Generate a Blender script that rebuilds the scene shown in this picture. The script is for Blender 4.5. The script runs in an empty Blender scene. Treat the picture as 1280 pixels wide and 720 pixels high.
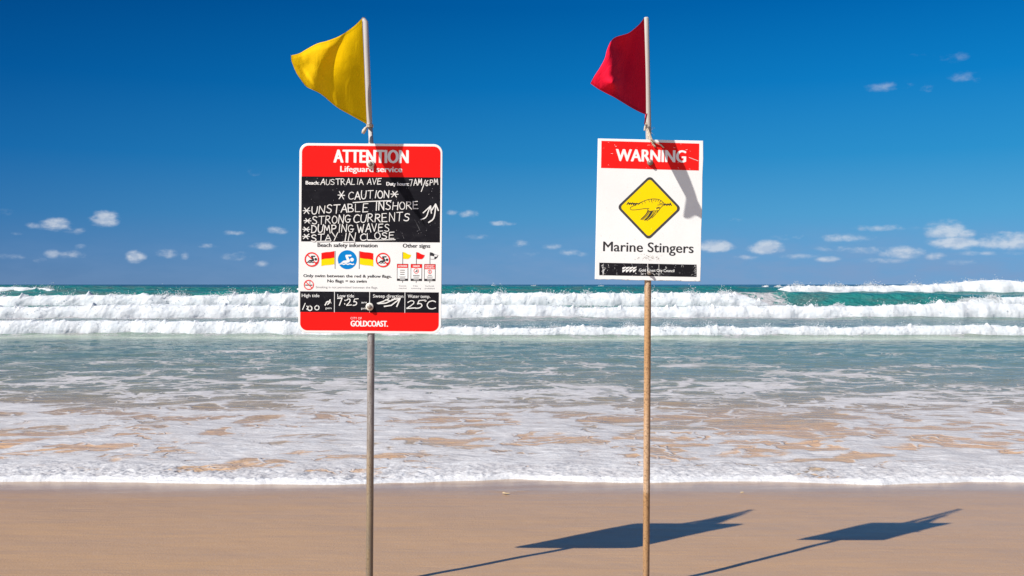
import bpy, math, random
import numpy as np
from mathutils import Vector, Matrix

R = math.radians
scene = bpy.context.scene
COL = scene.collection

# ------------------------------------------------------------------ camera
F = 1244.4                      # focal length in photo pixels (35 mm lens, 1280 px wide)
EYE = 1.283                     # camera height above the sand
HOR = 355.5                     # horizon row in the photo
DS = 4.19                       # distance of the two signs
cam_d = bpy.data.cameras.new("camera")
cam_d.sensor_width = 36.0
cam_d.lens = 36.0 * F / 1280.0
cam_d.clip_start = 0.05
cam_d.clip_end = 60000.0
cam = bpy.data.objects.new("camera", cam_d)
COL.objects.link(cam)
cam.location = (0, 0, EYE)
cam.rotation_euler = (R(90) - math.atan((360 - HOR) / F), 0, 0)
scene.camera = cam

# ------------------------------------------------------------------ light
SUN = Vector((-0.828, -0.612, 1.0)).normalized()      # towards the sun
sun_el = math.asin(SUN.z)
sun_az = math.atan2(SUN.x, SUN.y)                     # clockwise from +Y
sd = bpy.data.lights.new("sun", 'SUN')
sd.energy = 4.6
sd.angle = R(0.53)
sd.color = (1.0, 0.955, 0.89)
sun = bpy.data.objects.new("sun", sd)
COL.objects.link(sun)
sun.location = (-8, -6, 12)
sun.rotation_euler = (-SUN).to_track_quat('-Z', 'Y').to_euler()

scene.view_settings.view_transform = 'Standard'
scene.view_settings.look = 'None'
scene.view_settings.gamma = 1.0
scene.view_settings.use_curve_mapping = False
scene.view_settings.exposure = 0.62


class NT:
    """small helper to write node trees"""
    def __init__(self, tree):
        self.t = tree
        self.n = tree.nodes
        self.l = tree.links

    def add(self, typ, **kw):
        nd = self.n.new(typ)
        for k, v in kw.items():
            setattr(nd, k, v)
        return nd

    def put(self, sock, val):
        if isinstance(val, bpy.types.NodeSocket):
            self.l.new(val, sock)
        elif val is not None:
            sock.default_value = val

    def math(self, op, a, b=None, c=None, clamp=False):
        nd = self.add('ShaderNodeMath', operation=op, use_clamp=clamp)
        self.put(nd.inputs[0], a)
        if b is not None: self.put(nd.inputs[1], b)
        if c is not None: self.put(nd.inputs[2], c)
        return nd.outputs[0]

    def vmath(self, op, a, b=None, out=0):
        nd = self.add('ShaderNodeVectorMath', operation=op)
        self.put(nd.inputs[0], a)
        if b is not None: self.put(nd.inputs[1], b)
        return nd.outputs[out]

    def noise(self, vec, scale, detail=4, rough=0.55, dist=0.0, color=False):
        nd = self.add('ShaderNodeTexNoise')
        self.put(nd.inputs['Vector'], vec)
        self.put(nd.inputs['Scale'], scale)
        nd.inputs['Detail'].default_value = detail
        nd.inputs['Roughness'].default_value = rough
        nd.inputs['Distortion'].default_value = dist
        return nd.outputs['Color' if color else 'Fac']

    def voro(self, vec, scale, feature='DISTANCE_TO_EDGE', rnd=1.0):
        nd = self.add('ShaderNodeTexVoronoi', feature=feature)
        self.put(nd.inputs['Vector'], vec)
        self.put(nd.inputs['Scale'], scale)
        nd.inputs['Randomness'].default_value = rnd
        return nd.outputs['Distance']

    def mapr(self, v, a, b, c=0.0, d=1.0, smooth=True):
        nd = self.add('ShaderNodeMapRange')
        nd.interpolation_type = 'SMOOTHSTEP' if smooth else 'LINEAR'
        nd.clamp = True
        self.put(nd.inputs['Value'], v)
        self.put(nd.inputs['From Min'], a); self.put(nd.inputs['From Max'], b)
        self.put(nd.inputs['To Min'], c); self.put(nd.inputs['To Max'], d)
        return nd.outputs['Result']

    def mix(self, f, a, b, blend='MIX'):
        nd = self.add('ShaderNodeMix', data_type='RGBA', blend_type=blend)
        self.put(nd.inputs[0], f)
        self.put(nd.inputs[6], a if not isinstance(a, tuple) else (a + (1,))[:4])
        self.put(nd.inputs[7], b if not isinstance(b, tuple) else (b + (1,))[:4])
        return nd.outputs[2]

    def mixf(self, f, a, b):
        nd = self.add('ShaderNodeMix', data_type='FLOAT')
        self.put(nd.inputs[0], f); self.put(nd.inputs[2], a); self.put(nd.inputs[3], b)
        return nd.outputs[0]

    def ramp(self, v, stops, interp='LINEAR'):
        nd = self.add('ShaderNodeValToRGB')
        self.put(nd.inputs[0], v)
        cr = nd.color_ramp
        cr.interpolation = interp
        while len(cr.elements) < len(stops):
            cr.elements.new(0.5)
        for e, (p, c) in zip(cr.elements, stops):
            e.position = p
            e.color = (c + (1,))[:4] if isinstance(c, tuple) else (c, c, c, 1)
        return nd.outputs[0]

    def bump(self, h, strength, dist, normal=None):
        nd = self.add('ShaderNodeBump')
        self.put(nd.inputs['Height'], h)
        self.put(nd.inputs['Strength'], strength)
        self.put(nd.inputs['Distance'], dist)
        if normal is not None: self.put(nd.inputs['Normal'], normal)
        return nd.outputs[0]

    def sep(self, v):
        nd = self.add('ShaderNodeSeparateXYZ')
        self.put(nd.inputs[0], v)
        return nd.outputs

    def comb(self, x, y, z):
        nd = self.add('ShaderNodeCombineXYZ')
        self.put(nd.inputs[0], x); self.put(nd.inputs[1], y); self.put(nd.inputs[2], z)
        return nd.outputs[0]

    def scale3(self, v, s):
        return self.vmath('MULTIPLY', v, s)


# ------------------------------------------------------------------ sky
SKY_STRENGTH = 0.085
world = bpy.data.worlds.new("World")
scene.world = world
world.use_nodes = True
T = NT(world.node_tree)
T.n.clear()
sky = T.add('ShaderNodeTexSky', sky_type='NISHITA')
sky.sun_disc = False
sky.sun_elevation = sun_el
sky.sun_rotation = sun_az
sky.altitude = 0.0
sky.air_density = 1.0
sky.dust_density = 0.25
sky.ozone_density = 3.0
tc = T.add('ShaderNodeTexCoord')
dirv = T.vmath('NORMALIZE', tc.outputs['Generated'])
dx, dy, dz = T.sep(dirv)
el = T.math('ARCSINE', T.math('MINIMUM', T.math('MAXIMUM', dz, -1.0), 1.0))
az = T.math('ARCTAN2', dx, dy)
# deep clean-air blue away from the sun, darkest at right angles to it (polarised skylight), plain skylight on the sun's side
K = SKY_STRENGTH * 2 ** scene.view_settings.exposure


def sky_rgb(r, g, b):
    f = lambda v: ((v / 255 + 0.055) / 1.055) ** 2.4 if v > 10 else v / 255 / 12.92
    return (f(r) / K, f(g) / K, f(b) / K)


E_ = lambda row: max(0.0, math.atan((HOR - row) / F)) / 0.60
elf = T.math('DIVIDE', el, 0.60)
cr_left = T.ramp(elf, [(0.0, sky_rgb(92, 126, 168)), (E_(320), sky_rgb(78, 124, 174)), (E_(270), sky_rgb(52, 116, 174)), (E_(200), sky_rgb(22, 102, 168)), (E_(110), sky_rgb(4, 84, 152)), (E_(10), sky_rgb(0, 68, 132)), (1.0, sky_rgb(0, 50, 104))])
cr_right = T.ramp(elf, [(0.0, sky_rgb(116, 164, 208)), (E_(320), sky_rgb(106, 166, 214)), (E_(270), sky_rgb(84, 165, 214)), (E_(200), sky_rgb(46, 148, 208)), (E_(110), sky_rgb(14, 128, 200)), (E_(10), sky_rgb(0, 104, 180)), (1.0, sky_rgb(0, 76, 145))])
caz = T.math('COSINE', T.math('SUBTRACT', az, sun_az))
skyc = T.mix(T.mapr(caz, -0.10, -0.93, 0, 1, smooth=False), cr_left, cr_right)
skyc = T.mix(T.mapr(caz, -0.02, 0.55), skyc, sky.outputs[0])
# small fair-weather cumulus low over the sea (photo column, row, half width, half height, brightness)
CL = [(42,282,8,3,.6),(70,281,15,6,.85),(91,288,11,4,.6),(130,273,13,8,.95),(6,266,9,4,.3),(295,291,12,3,.6),
      (347,288,11,4,.75),(262,307,11,3,.6),(170,321,9,6,.85),(208,317,11,5,.7),(90,318,15,4,.6),(67,317,8,4,.6),
      (231,320,4,5,.5),(295,321,14,5,.6),(331,307,14,4,.65),(327,330,9,3,.6),(47,325,7,3,.45),(16,321,14,3,.4),
      (20,292,7,2,.35),(100,309,6,3,.3),(585,267,13,4,.8),(628,279,13,3,.65),(318,215,7,4,.22),(568,266,9,3,.6),
      (650,305,12,4,.45),(692,308,12,3,.5),(712,315,11,4,.6),(600,296,14,3,.4),(660,318,16,3,.4),(730,318,10,3,.45),
      (1151,69,13,3,.42),(1102,108,16,5,.55),(1133,106,9,4,.3),(1159,110,7,4,.5),(1207,98,17,6,.4),(1191,72,14,5,.28),
      (1262,70,10,4,.2),(922,275,10,2.5,.35),(1107,285,30,4,.5),(1182,287,18,9,.95),(1205,292,10,5,.7),(895,308,19,6,.95),
      (958,309,18,7,1.0),(1058,298,26,5,.65),(1047,310,22,4,.6),(1129,315,22,6,.75),(1193,304,24,6,.9),(1260,302,26,8,1.0),
      (1169,320,9,4,.7),(1258,292,20,3,.6),(993,297,22,4,.45),(1035,324,13,3,.6),(1085,312,24,4,.6),(1240,316,30,3,.5),
      (930,322,14,3,.5),(1000,320,18,3,.45),(1100,326,24,3,.45),(1215,328,26,3,.4),(1085,100,6,3,.25)]
ae = T.comb(az, el, 0.0)
wob = T.noise(T.scale3(ae, (1.0, 1.9, 1.0)), 34.0, 5, 0.62)
wob2 = T.noise(T.scale3(ae, (1.0, 1.6, 1.0)), 85.0, 3, 0.55)
wob3 = T.noise(T.scale3(T.vmath('ADD', ae, (-0.0035, 0.0045, 0)), (1.0, 1.6, 1.0)), 85.0, 3, 0.55)
g = None
for (cx, cy, rx, ry, s) in CL:
    ca = math.atan2(cx - 640, F)
    ce = math.atan2(HOR - cy, math.hypot(F, cx - 640))
    v = T.vmath('SUBTRACT', ae, (ca, ce, 0))
    v = T.vmath('MULTIPLY', v, (F / (rx * 1.6), F / (ry * 1.65), 0))
    q = T.math('MULTIPLY', T.math('SUBTRACT', 1.0, T.vmath('DOT_PRODUCT', v, v, out=1), clamp=True), s)
    g = q if g is None else T.math('MAXIMUM', g, q)
wsum = T.math('ADD', T.math('MULTIPLY', T.math('SUBTRACT', wob, 0.5), 2.1), T.math('MULTIPLY', T.math('SUBTRACT', wob2, 0.5), 0.8))
cm = T.mapr(T.math('ADD', T.math('MULTIPLY', g, 1.15), T.math('MULTIPLY', wsum, T.mapr(g, 0.0, 0.15))), 0.20, 1.15)
cm = T.math('MULTIPLY', cm, T.mapr(el, 0.07, 0.15, 0.66, 0.40))
# grey-lavender thin veil close to the horizon, thicker on the right
veil = T.math('MULTIPLY', T.mapr(el, 0.005, 0.065, 1.0, 0.0), T.mapr(az, -0.4, 0.45, 0.14, 0.62))
veil = T.math('MULTIPLY', veil, T.mapr(T.noise(T.scale3(ae, (1.0, 3.2, 1.0)), 16.0, 5, 0.6), 0.32, 0.68, 0.25, 1.25))
cl_hi = T.math('MULTIPLY', T.mapr(T.math('SUBTRACT', wob2, wob3), -0.18, 0.12, 0.62, 1.0), T.mapr(g, 0.10, 0.65, 0.12, 1.0))  # lit and shaded cloud sides painted into the colour, brighter towards upper left
cloudcol = T.mix(cl_hi, sky_rgb(146, 172, 206), sky_rgb(226, 230, 236))
skyc = T.mix(veil, skyc, sky_rgb(128, 158, 198))
skyc = T.mix(cm, skyc, cloudcol)
bg = T.add('ShaderNodeBackground')
T.put(bg.inputs['Color'], skyc)
bg.inputs['Strength'].default_value = SKY_STRENGTH
wo = T.add('ShaderNodeOutputWorld')
T.l.new(bg.outputs[0], wo.inputs[0])

# ------------------------------------------------------------------ noise in numpy
_rng = np.random.RandomState(7)
_perm = np.concatenate([_rng.permutation(256)] * 3)
_ang = _rng.rand(256) * 2 * np.pi
_gx, _gy = np.cos(_ang), np.sin(_ang)


def perlin(x, y, seed=0):
    x = np.asarray(x, float) + seed * 17.31
    y = np.asarray(y, float) + seed * 9.73
    xi = np.floor(x).astype(int); yi = np.floor(y).astype(int)
    xf = x - xi; yf = y - yi
    u = xf * xf * xf * (xf * (xf * 6 - 15) + 10)
    v = yf * yf * yf * (yf * (yf * 6 - 15) + 10)
    xi &= 255; yi &= 255

    def gr(ix, iy, fx, fy):
        h = _perm[_perm[ix & 255] + (iy & 255)]
        return _gx[h] * fx + _gy[h] * fy
    a = gr(xi, yi, xf, yf); b = gr(xi + 1, yi, xf - 1, yf)
    c = gr(xi, yi + 1, xf, yf - 1); d = gr(xi + 1, yi + 1, xf - 1, yf - 1)
    return 1.5 * ((a * (1 - u) + b * u) * (1 - v) + (c * (1 - u) + d * u) * v)


def fbm(x, y, oct=4, seed=0, gain=0.5):
    s = 0; a = 1.0
    for k in range(oct):
        s = s + a * perlin(x * 2 ** k, y * 2 ** k, seed + k * 3)
        a *= gain
    return s


def billow(x, y, oct=4, seed=0, gain=0.55):
    s = 0; a = 1.0
    for k in range(oct):
        s = s + a * (np.abs(perlin(x * 2 ** k, y * 2 ** k, seed + k * 5)))
        a *= gain
    return s


def sstep(a, b, x):
    t = np.clip((x - a) / (b - a), 0, 1)
    return t * t * (3 - 2 * t)


# ------------------------------------------------------------------ mesh helpers
def grid_mesh(name, P, mat, attrs=None, smooth=True):
    """P: rows x cols x 3"""
    nr, nc = P.shape[:2]
    me = bpy.data.meshes.new(name)
    me.vertices.add(nr * nc)
    me.vertices.foreach_set('co', P.reshape(-1).astype(np.float32))
    idx = np.arange(nr * nc).reshape(nr, nc)
    q = np.stack([idx[:-1, :-1], idx[:-1, 1:], idx[1:, 1:], idx[1:, :-1]], -1).reshape(-1, 4)
    me.loops.add(q.size)
    me.loops.foreach_set('vertex_index', q.reshape(-1).astype(np.int32))
    me.polygons.add(len(q))
    me.polygons.foreach_set('loop_start', (np.arange(len(q)) * 4).astype(np.int32))
    me.polygons.foreach_set('use_smooth', np.full(len(q), smooth))
    me.update(calc_edges=True)
    for k, a in (attrs or {}).items():
        at = me.attributes.new(k, 'FLOAT', 'POINT')
        at.data.foreach_set('value', a.reshape(-1).astype(np.float32))
    me.materials.append(mat)
    ob = bpy.data.objects.new(name, me)
    COL.objects.link(ob)
    return ob


class MB:
    def __init__(self):
        self.v = []; self.f = []

    def add(self, vs, fs):
        b = len(self.v)
        self.v += [tuple(p) for p in vs]
        self.f += [tuple(i + b for i in f) for f in fs]

    def build(self, name, mat, parent=None, smooth=False):
        me = bpy.data.meshes.new(name)
        me.from_pydata(self.v, [], self.f)
        me.materials.append(mat)
        if smooth:
            me.polygons.foreach_set('use_smooth', [True] * len(me.polygons))
        me.update()
        ob = bpy.data.objects.new(name, me)
        COL.objects.link(ob)
        if parent is not None:
            ob.parent = parent
        return ob

    def tube(self, pts, rad, n=16, caps=True):
        pts = [Vector(p) for p in pts]
        rads = rad if isinstance(rad, (list, tuple)) else [rad] * len(pts)
        vs, fs = [], []
        for i, p in enumerate(pts):
            t = (pts[min(i + 1, len(pts) - 1)] - pts[max(i - 1, 0)]).normalized()
            ref = Vector((0, 1, 0)) if abs(t.y) < 0.9 else Vector((1, 0, 0))
            a = t.cross(ref).normalized(); b = t.cross(a)
            for k in range(n):
                w = 2 * math.pi * k / n
                vs.append(p + (a * math.cos(w) + b * math.sin(w)) * rads[i])
        for i in range(len(pts) - 1):
            for k in range(n):
                k2 = (k + 1) % n
                fs.append((i * n + k, i * n + k2, (i + 1) * n + k2, (i + 1) * n + k))
        if caps:
            fs.append(tuple(range(n)))
            fs.append(tuple(range((len(pts) - 1) * n, len(pts) * n)))
        self.add(vs, fs)


def new_mat(name):
    m = bpy.data.materials.new(name)
    m.use_nodes = True
    t = NT(m.node_tree)
    t.n.clear()
    out = t.add('ShaderNodeOutputMaterial')
    b = t.add('ShaderNodeBsdfPrincipled')
    t.l.new(b.outputs[0], out.inputs[0])
    return m, t, b, out


def setp(t, b, **kw):
    for k, v in kw.items():
        s = b.inputs[k.replace('_', ' ')]
        if isinstance(v, tuple) and len(v) == 3 and s.type == 'RGBA':
            v = v + (1,)
        t.put(s, v)


def structure(o):
    o['kind'] = 'structure'
    return o

# ------------------------------------------------------------------ materials of the setting
def sand_material():
    m, t, b, out = new_mat("wet_sand")
    pos = t.add('ShaderNodeNewGeometry').outputs['Position']
    x, y, z = t.sep(pos)
    big = t.noise(t.scale3(pos, (0.35, 0.8, 1)), 1.0, 4, 0.55)
    streak = t.noise(t.scale3(pos, (1.2, 14.0, 1)), 1.6, 4, 0.6)
    grain = t.noise(pos, 420.0, 2, 0.7)
    grain2 = t.noise(pos, 90.0, 3, 0.65)
    c = t.mix(big, (0.312, 0.182, 0.080), (0.385, 0.226, 0.100))
    c = t.mix(t.mapr(streak, 0.35, 0.7, 0, 0.35), c, (0.265, 0.158, 0.080))
    c = t.mix(t.mapr(grain, 0.3, 0.75, 0, 0.45), c, (0.50, 0.335, 0.20))
    c = t.mix(t.mapr(grain2, 0.55, 0.8, 0, 0.35), c, (0.22, 0.145, 0.09))
    sp = t.voro(t.scale3(pos, (1, 1, 0)), 48.0, 'F1')
    spn = t.noise(pos, 17.0, 2, 0.5)
    c = t.mix(t.math('MULTIPLY', t.mapr(sp, 0.16, 0.08), t.mapr(spn, 0.52, 0.62, 0, 0.7)), c, (0.56, 0.44, 0.30))
    c = t.mix(t.math('MULTIPLY', t.mapr(sp, 0.16, 0.08), t.mapr(spn, 0.44, 0.36, 0, 0.6)), c, (0.13, 0.085, 0.055))
    rot = t.add('ShaderNodeMapping'); t.put(rot.inputs[0], pos); rot.inputs['Rotation'].default_value = (0, 0, R(7))
    brush = t.noise(t.scale3(rot.outputs[0], (3.0, 26.0, 1)), 1.5, 4, 0.65)
    c = t.mix(t.mapr(brush, 0.52, 0.75, 0, 0.30), c, (0.42, 0.28, 0.155))
    c = t.mix(t.mapr(y, 6.0, 6.5, 0, 0.55), c, t.mix(1.0, c, (0.80, 0.78, 0.78), 'MULTIPLY'))
    dome = t.noise(t.scale3(pos, (1.4, 2.4, 1)), 1.0, 3, 0.5)
    h = t.math('ADD', t.math('MULTIPLY', grain2, 0.6), t.math('MULTIPLY', streak, 0.9))
    h = t.math('ADD', h, t.math('ADD', t.math('MULTIPLY', brush, 0.7), t.math('MULTIPLY', dome, 6.0)))
    nrm = t.bump(h, 0.6, 0.006)
    wet = t.mapr(y, 5.3, 6.6, 0.0, 1.0)
    setp(t, b, Base_Color=c, Roughness=t.mixf(wet, 0.42, 0.30), Normal=nrm,
         Coat_Weight=t.mixf(t.mapr(y, 5.9, 6.5), 0.34, 0.62), Coat_Roughness=t.mixf(wet, 0.18, 0.20), Coat_IOR=1.33)
    t.put(b.inputs['Coat Normal'], t.bump(t.math('ADD', streak, t.math('MULTIPLY', grain2, 0.25)), 0.16, 0.006))
    return m


def sea_material():
    m, t, b, out = new_mat("sea_water")
    pos = t.add('ShaderNodeNewGeometry').outputs['Position']
    x, y, z = t.sep(pos)
    dens = t.add('ShaderNodeAttribute', attribute_name='foam').outputs['Fac']
    milk = t.add('ShaderNodeAttribute', attribute_name='milk').outputs['Fac']
    ly = t.math('LOGARITHM', t.math('MAXIMUM', y, 1.0), 10.0)
    lv = t.mapr(ly, 0.75, 2.75, 0, 1, smooth=False)          # 5.6 m .. 560 m
    def L(d): return (math.log10(d) - 0.75) / 2.0
    # water colour: thin film over sand, sandy shallows, grey-green, teal
    wc = t.ramp(lv, [(L(6.0), (0.46, 0.285, 0.150)), (L(8.5), (0.44, 0.265, 0.140)), (L(11.0), (0.34, 0.22, 0.130)),
                     (L(14.5), (0.165, 0.165, 0.120)), (L(22.0), (0.100, 0.155, 0.120)), (L(45.0), (0.060, 0.135, 0.135)),
                     (L(65.0), (0.020, 0.175, 0.155)), (L(130.), (0.010, 0.150, 0.142)), (L(260.), (0.006, 0.105, 0.115)), (L(540.), (0.004, 0.055, 0.080))])
    patch = t.noise(t.scale3(pos, (0.35, 0.8, 0.0)), 1.0, 4, 0.6)
    wc = t.mix(t.math('MULTIPLY', t.mapr(patch, 0.45, 0.7), t.mapr(y, 9, 22, 0.75, 0.35)), wc, (0.22, 0.185, 0.125))
    wc = t.mix(t.mapr(y, 30, 40), wc, t.mix(t.mapr(patch, 0.35, 0.65), wc, t.mix(0.35, wc, (0.03, 0.07, 0.10))))
    wc = t.mix(milk, wc, (0.40, 0.46, 0.36))
    # foam lace: edges of warped cells at three sizes
    p2 = t.scale3(pos, (1, 1, 0))
    warp = t.vmath('SUBTRACT', t.noise(p2, 1.1, 3, 0.55, color=True), (0.5, 0.5, 0.5))
    warp2 = t.vmath('SUBTRACT', t.noise(p2, 5.0, 2, 0.5, color=True), (0.5, 0.5, 0.5))
    pw = t.vmath('ADD', t.scale3(pos, (0.85, 1.0, 0)), t.vmath('ADD', t.scale3(warp, (1.3, 1.3, 0)), t.scale3(warp2, (0.28, 0.28, 0))))
    e1 = t.voro(pw, 1.15)
    e2 = t.voro(t.vmath('ADD', pw, (3.1, 1.7, 0)), 2.7)
    e3 = t.voro(t.vmath('ADD', pw, (1.1, 5.7, 0)), 6.0)
    fb = t.noise(t.scale3(pos, (0.8, 1.1, 0)), 0.9, 3, 0.55, 0.3)
    fb2 = t.noise(t.scale3(pos, (1, 1.2, 0)), 9.0, 4, 0.6, 0.3)
    # field: 0 on the strands, grows in the holes
    gate = t.math('SUBTRACT', fb, 0.5)
    fld = t.math('MINIMUM', t.math('MULTIPLY', e1, 1.1), t.math('ADD', t.math('MULTIPLY', e2, 1.05), t.math('MULTIPLY_ADD', gate, -0.45, 0.06)))
    fld = t.math('MINIMUM', fld, t.math('ADD', t.math('MULTIPLY', e3, 0.9), t.math('MULTIPLY_ADD', gate, -0.6, t.mapr(y, 6.7, 8.0, 0.08, 0.16))))
    fld = t.math('ADD', fld, t.math('MULTIPLY', gate, -0.28))
    fld = t.math('ADD', fld, t.math('MULTIPLY', t.math('SUBTRACT', fb2, 0.5), -0.09))
    thr = t.mapr(dens, 0.0, 1.0, -0.20, 0.50, smooth=False)
    soft = t.mapr(y, 6, 30, 0.055, 0.09)
    dif = t.math('SUBTRACT', thr, fld)
    foam = t.mapr(dif, t.math('MULTIPLY', soft, -0.6), soft)
    thick = t.mapr(t.math('ADD', dif, t.math('MULTIPLY', t.math('SUBTRACT', fb2, 0.5), 0.35)), 0.0, 0.42)
    film = t.math('MULTIPLY', t.mapr(dif, -0.22, 0.03), t.mapr(dens, 0.1, 0.6, 0.0, 0.22))
    foam = t.math('MAXIMUM', foam, film)
    bub = t.noise(pos, 34.0, 4, 0.7)
    fc = t.mix(thick, (0.36, 0.35, 0.36), (0.52, 0.52, 0.53))
    fc = t.mix(t.mapr(bub, 0.35, 0.7), t.mix(0.16, fc, (0.42, 0.36, 0.30)), fc)
    col = t.mix(foam, wc, fc)
    # ripples
    r1 = t.noise(t.scale3(pos, (1.0, 2.6, 0.4)), 2.4, 5, 0.6, 0.3)
    r2 = t.noise(t.scale3(pos, (1.0, 2.2, 0.4)), 0.55, 5, 0.62, 0.2)
    near = t.mapr(y, 15, 60)
    h = t.math('ADD', t.math('MULTIPLY', r1, t.mixf(near, 0.05, 0.14)), t.math('MULTIPLY', r2, t.mixf(near, 0.02, 0.75)))
    h = t.math('ADD', h, t.math('MULTIPLY', foam, 0.006))
    h = t.math('ADD', h, t.math('MULTIPLY', t.math('MULTIPLY', foam, bub), t.mapr(y, 6, 14, 0.007, 0.006)))
    nrm = t.bump(h, 1.0, 1.0)
    rough = t.mixf(foam, t.mapr(y, 10, 120, 0.10, 0.22), 0.75)
    setp(t, b, Base_Color=col, Roughness=rough, IOR=1.333, Normal=nrm)
    t.put(b.inputs['Specular IOR Level'], t.mixf(foam, t.mapr(y, 6, 40, 0.14, 0.24), 0.08))
    return m


def surf_material():
    m, t, b, out = new_mat("white_water")
    pos = t.add('ShaderNodeNewGeometry').outputs['Position']
    n = t.noise(pos, 2.2, 6, 0.68)
    n2 = t.noise(pos, 9.0, 4, 0.7)
    c = t.mix(t.mapr(n, 0.3, 0.65), (0.44, 0.465, 0.48), (0.54, 0.545, 0.55))
    h = t.math('ADD', n, t.math('MULTIPLY', n2, 0.35))
    setp(t, b, Base_Color=c, Roughness=0.85, Normal=t.bump(h, 0.5, 0.12))
    t.put(b.inputs['Specular IOR Level'], 0.1)
    t.put(b.inputs['Subsurface Weight'], 0.5)
    b.inputs['Subsurface Radius'].default_value = (0.22, 0.24, 0.26)
    return m


M_sand = sand_material()
M_sea = sea_material()
M_surf = surf_material()

# ------------------------------------------------------------------ sand
def sand_z(y):
    y = np.asarray(y, float)
    a = np.where(y < 5.9, 0.0, -0.036 * (y - 5.9) * sstep(5.9, 6.5, y))
    return np.maximum(a, -2.2)


def ang_cols(n_in, n_out, inner=0.62, outer=2.2):
    c = np.linspace(-inner, inner, n_in)
    o = inner + (outer - inner) * (np.linspace(0, 1, n_out + 1)[1:] ** 1.6)
    return np.concatenate([-o[::-1], c, o])


ys = np.concatenate([np.linspace(-60, 2.0, 14), np.linspace(2.4, 7.4, 170), np.geomspace(7.6, 14000, 60)])
xs = np.concatenate([-np.geomspace(14000, 6.5, 30), np.linspace(-6, 6, 260), np.geomspace(6.5, 14000, 30)])
X, Y = np.meshgrid(xs, ys)
Z = sand_z(Y)
nearw = sstep(14, 8, np.abs(X)) * sstep(-2, 2, Y) * sstep(9, 7, Y)
Z = Z + nearw * (0.004 * fbm(X * 0.5, Y * 1.3, 3, 4) + 0.0012 * fbm(X * 1.5, Y * 9, 3, 9))
Z = Z + sstep(-3, -40, Y) * 1.2 - 0.12 * sstep(6.75, 7.3, Y)       # the bed stays below the wash
# little wedge of sand piled behind pebbles in the backwash
for (px, py, L_, H_) in ((636, 613, 0.13, 0.006), (928, 616, 0.09, 0.004), (300, 640, 0.1, 0.002)):
    yy = F * EYE / (py - HOR); xx = (px - 640) / F * yy
    r = np.abs(X - xx) * 0.75 + 0.05
    ridge = np.exp(-((Y - (yy - 0.06 + 0.9 * np.abs(X - xx))) / 0.02) ** 2) * np.exp(-(np.abs(X - xx) / L_) ** 2)
    Z = Z + H_ * ridge
sand = structure(grid_mesh("beach_sand", np.stack([X, Y, Z], -1), M_sand))

# ------------------------------------------------------------------ sea sheet
SEA = -0.25


def front(x):           # edge of the swash on the sand
    z0 = x * 0
    return (6.56 + 0.13 * perlin(x * 0.28, z0 + 0.3, 3) + 0.17 * perlin(x * 0.85, z0 + 4.1, 5)
            + 0.045 * np.abs(perlin(x * 2.3, z0 + 2.2, 8)) + 0.014 * perlin(x * 8.0, z0 + 6.2, 2)
            - 0.10 * sstep(-1.0, -3.4, x) - 0.03 * sstep(1.5, 3.5, x))


def c1(x): return 29.2 + 0.5 * sstep(-3, -12, x) + 0.7 * perlin(x * 0.06, x * 0 + 7.7, 1) + 0.35 * perlin(x * 0.21, x * 0 + 1.7, 4)
def c2(x): return 45.8 + 0.9 * perlin(x * 0.05, x * 0 + 3.3, 6)
def c3(x): return 71.0 + 1.8 * perlin(x * 0.03, x * 0 + 8.3, 6) + 1.5 * sstep(8, 40, x)
def c4(x): return 150.0 + 5 * perlin(x * 0.015, x * 0 + 2.3, 9)


BASES = [6.47, 29.2, 45.8, 71.0, 150.0, 400.0]


def yoffset(yb, x):
    o = [front(x) - 6.47, c1(x) - 29.2, c2(x) - 45.8, c3(x) - 71.0, c4(x) - 150.0, 0 * x]
    res = np.zeros(np.broadcast(yb, x).shape)
    yb_ = np.broadcast_to(yb, res.shape)
    ob = [np.broadcast_to(k, res.shape) for k in o]
    res = np.where(yb_ <= BASES[0], ob[0], res)
    for i in range(len(BASES) - 1):
        t = np.clip((yb_ - BASES[i]) / (BASES[i + 1] - BASES[i]), 0, 1)
        m = (yb_ > BASES[i]) & (yb_ <= BASES[i + 1])
        if i == 0:
            w = np.exp(-(yb_ - BASES[0]) / 0.9)          # the lobes of the edge fade quickly
            val = ob[0] * w + ob[1] * sstep(0.3, 1, t)
        else:
            val = ob[i] * (1 - t) + ob[i + 1] * t
        res = np.where(m, val, res)
    return res


py_rows = np.concatenate([np.arange(597.0, 424.0, -0.42), np.arange(424.0, 363.0, -0.5), np.arange(363.0, 356.0, -0.18)])
yb = F * (EYE - SEA) / (py_rows - HOR)
yb = yb[(yb > 6.9)]
yb = np.concatenate([np.linspace(6.44, 7.0, 60), np.linspace(7.01, 8.0, 110), yb[yb > 8.0], np.linspace(27, 31.5, 60), np.linspace(44.5, 49, 40),
                     np.linspace(68, 76, 70), np.linspace(145, 165, 50), np.geomspace(3500, 14000, 8)])
yb = np.unique(np.round(yb, 4))
tx = ang_cols(1000, 60)
YB, TX = np.meshgrid(yb, tx, indexing='ij')
X = TX * YB
Y = YB + yoffset(YB, X)
tf = YB - 6.47                                            # distance behind the swash edge
film = 0.010 + sand_z(np.minimum(Y, 400))
Z = np.maximum(film, SEA)
Z = np.where(film > SEA - 0.05, SEA + np.log1p(np.exp(np.clip((film - SEA) / 0.03, -30, 30))) * 0.03, SEA)
ramp = sstep(0.05, 1.5, tf)
chop = sstep(28, 60, Y)
Z = Z + ramp * (0.020 * fbm(X * 0.55, Y * 1.1, 3, 11) + 0.010 * fbm(X * 1.7, Y * 3.4, 3, 15)) * (1 - 0.0 * chop)
Z = Z + chop * 0.10 * fbm(X * 0.22, Y * 0.4, 3, 21) + sstep(110, 260, Y) * 0.32 * fbm(X * 0.05, Y * 0.07, 3, 25)
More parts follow.
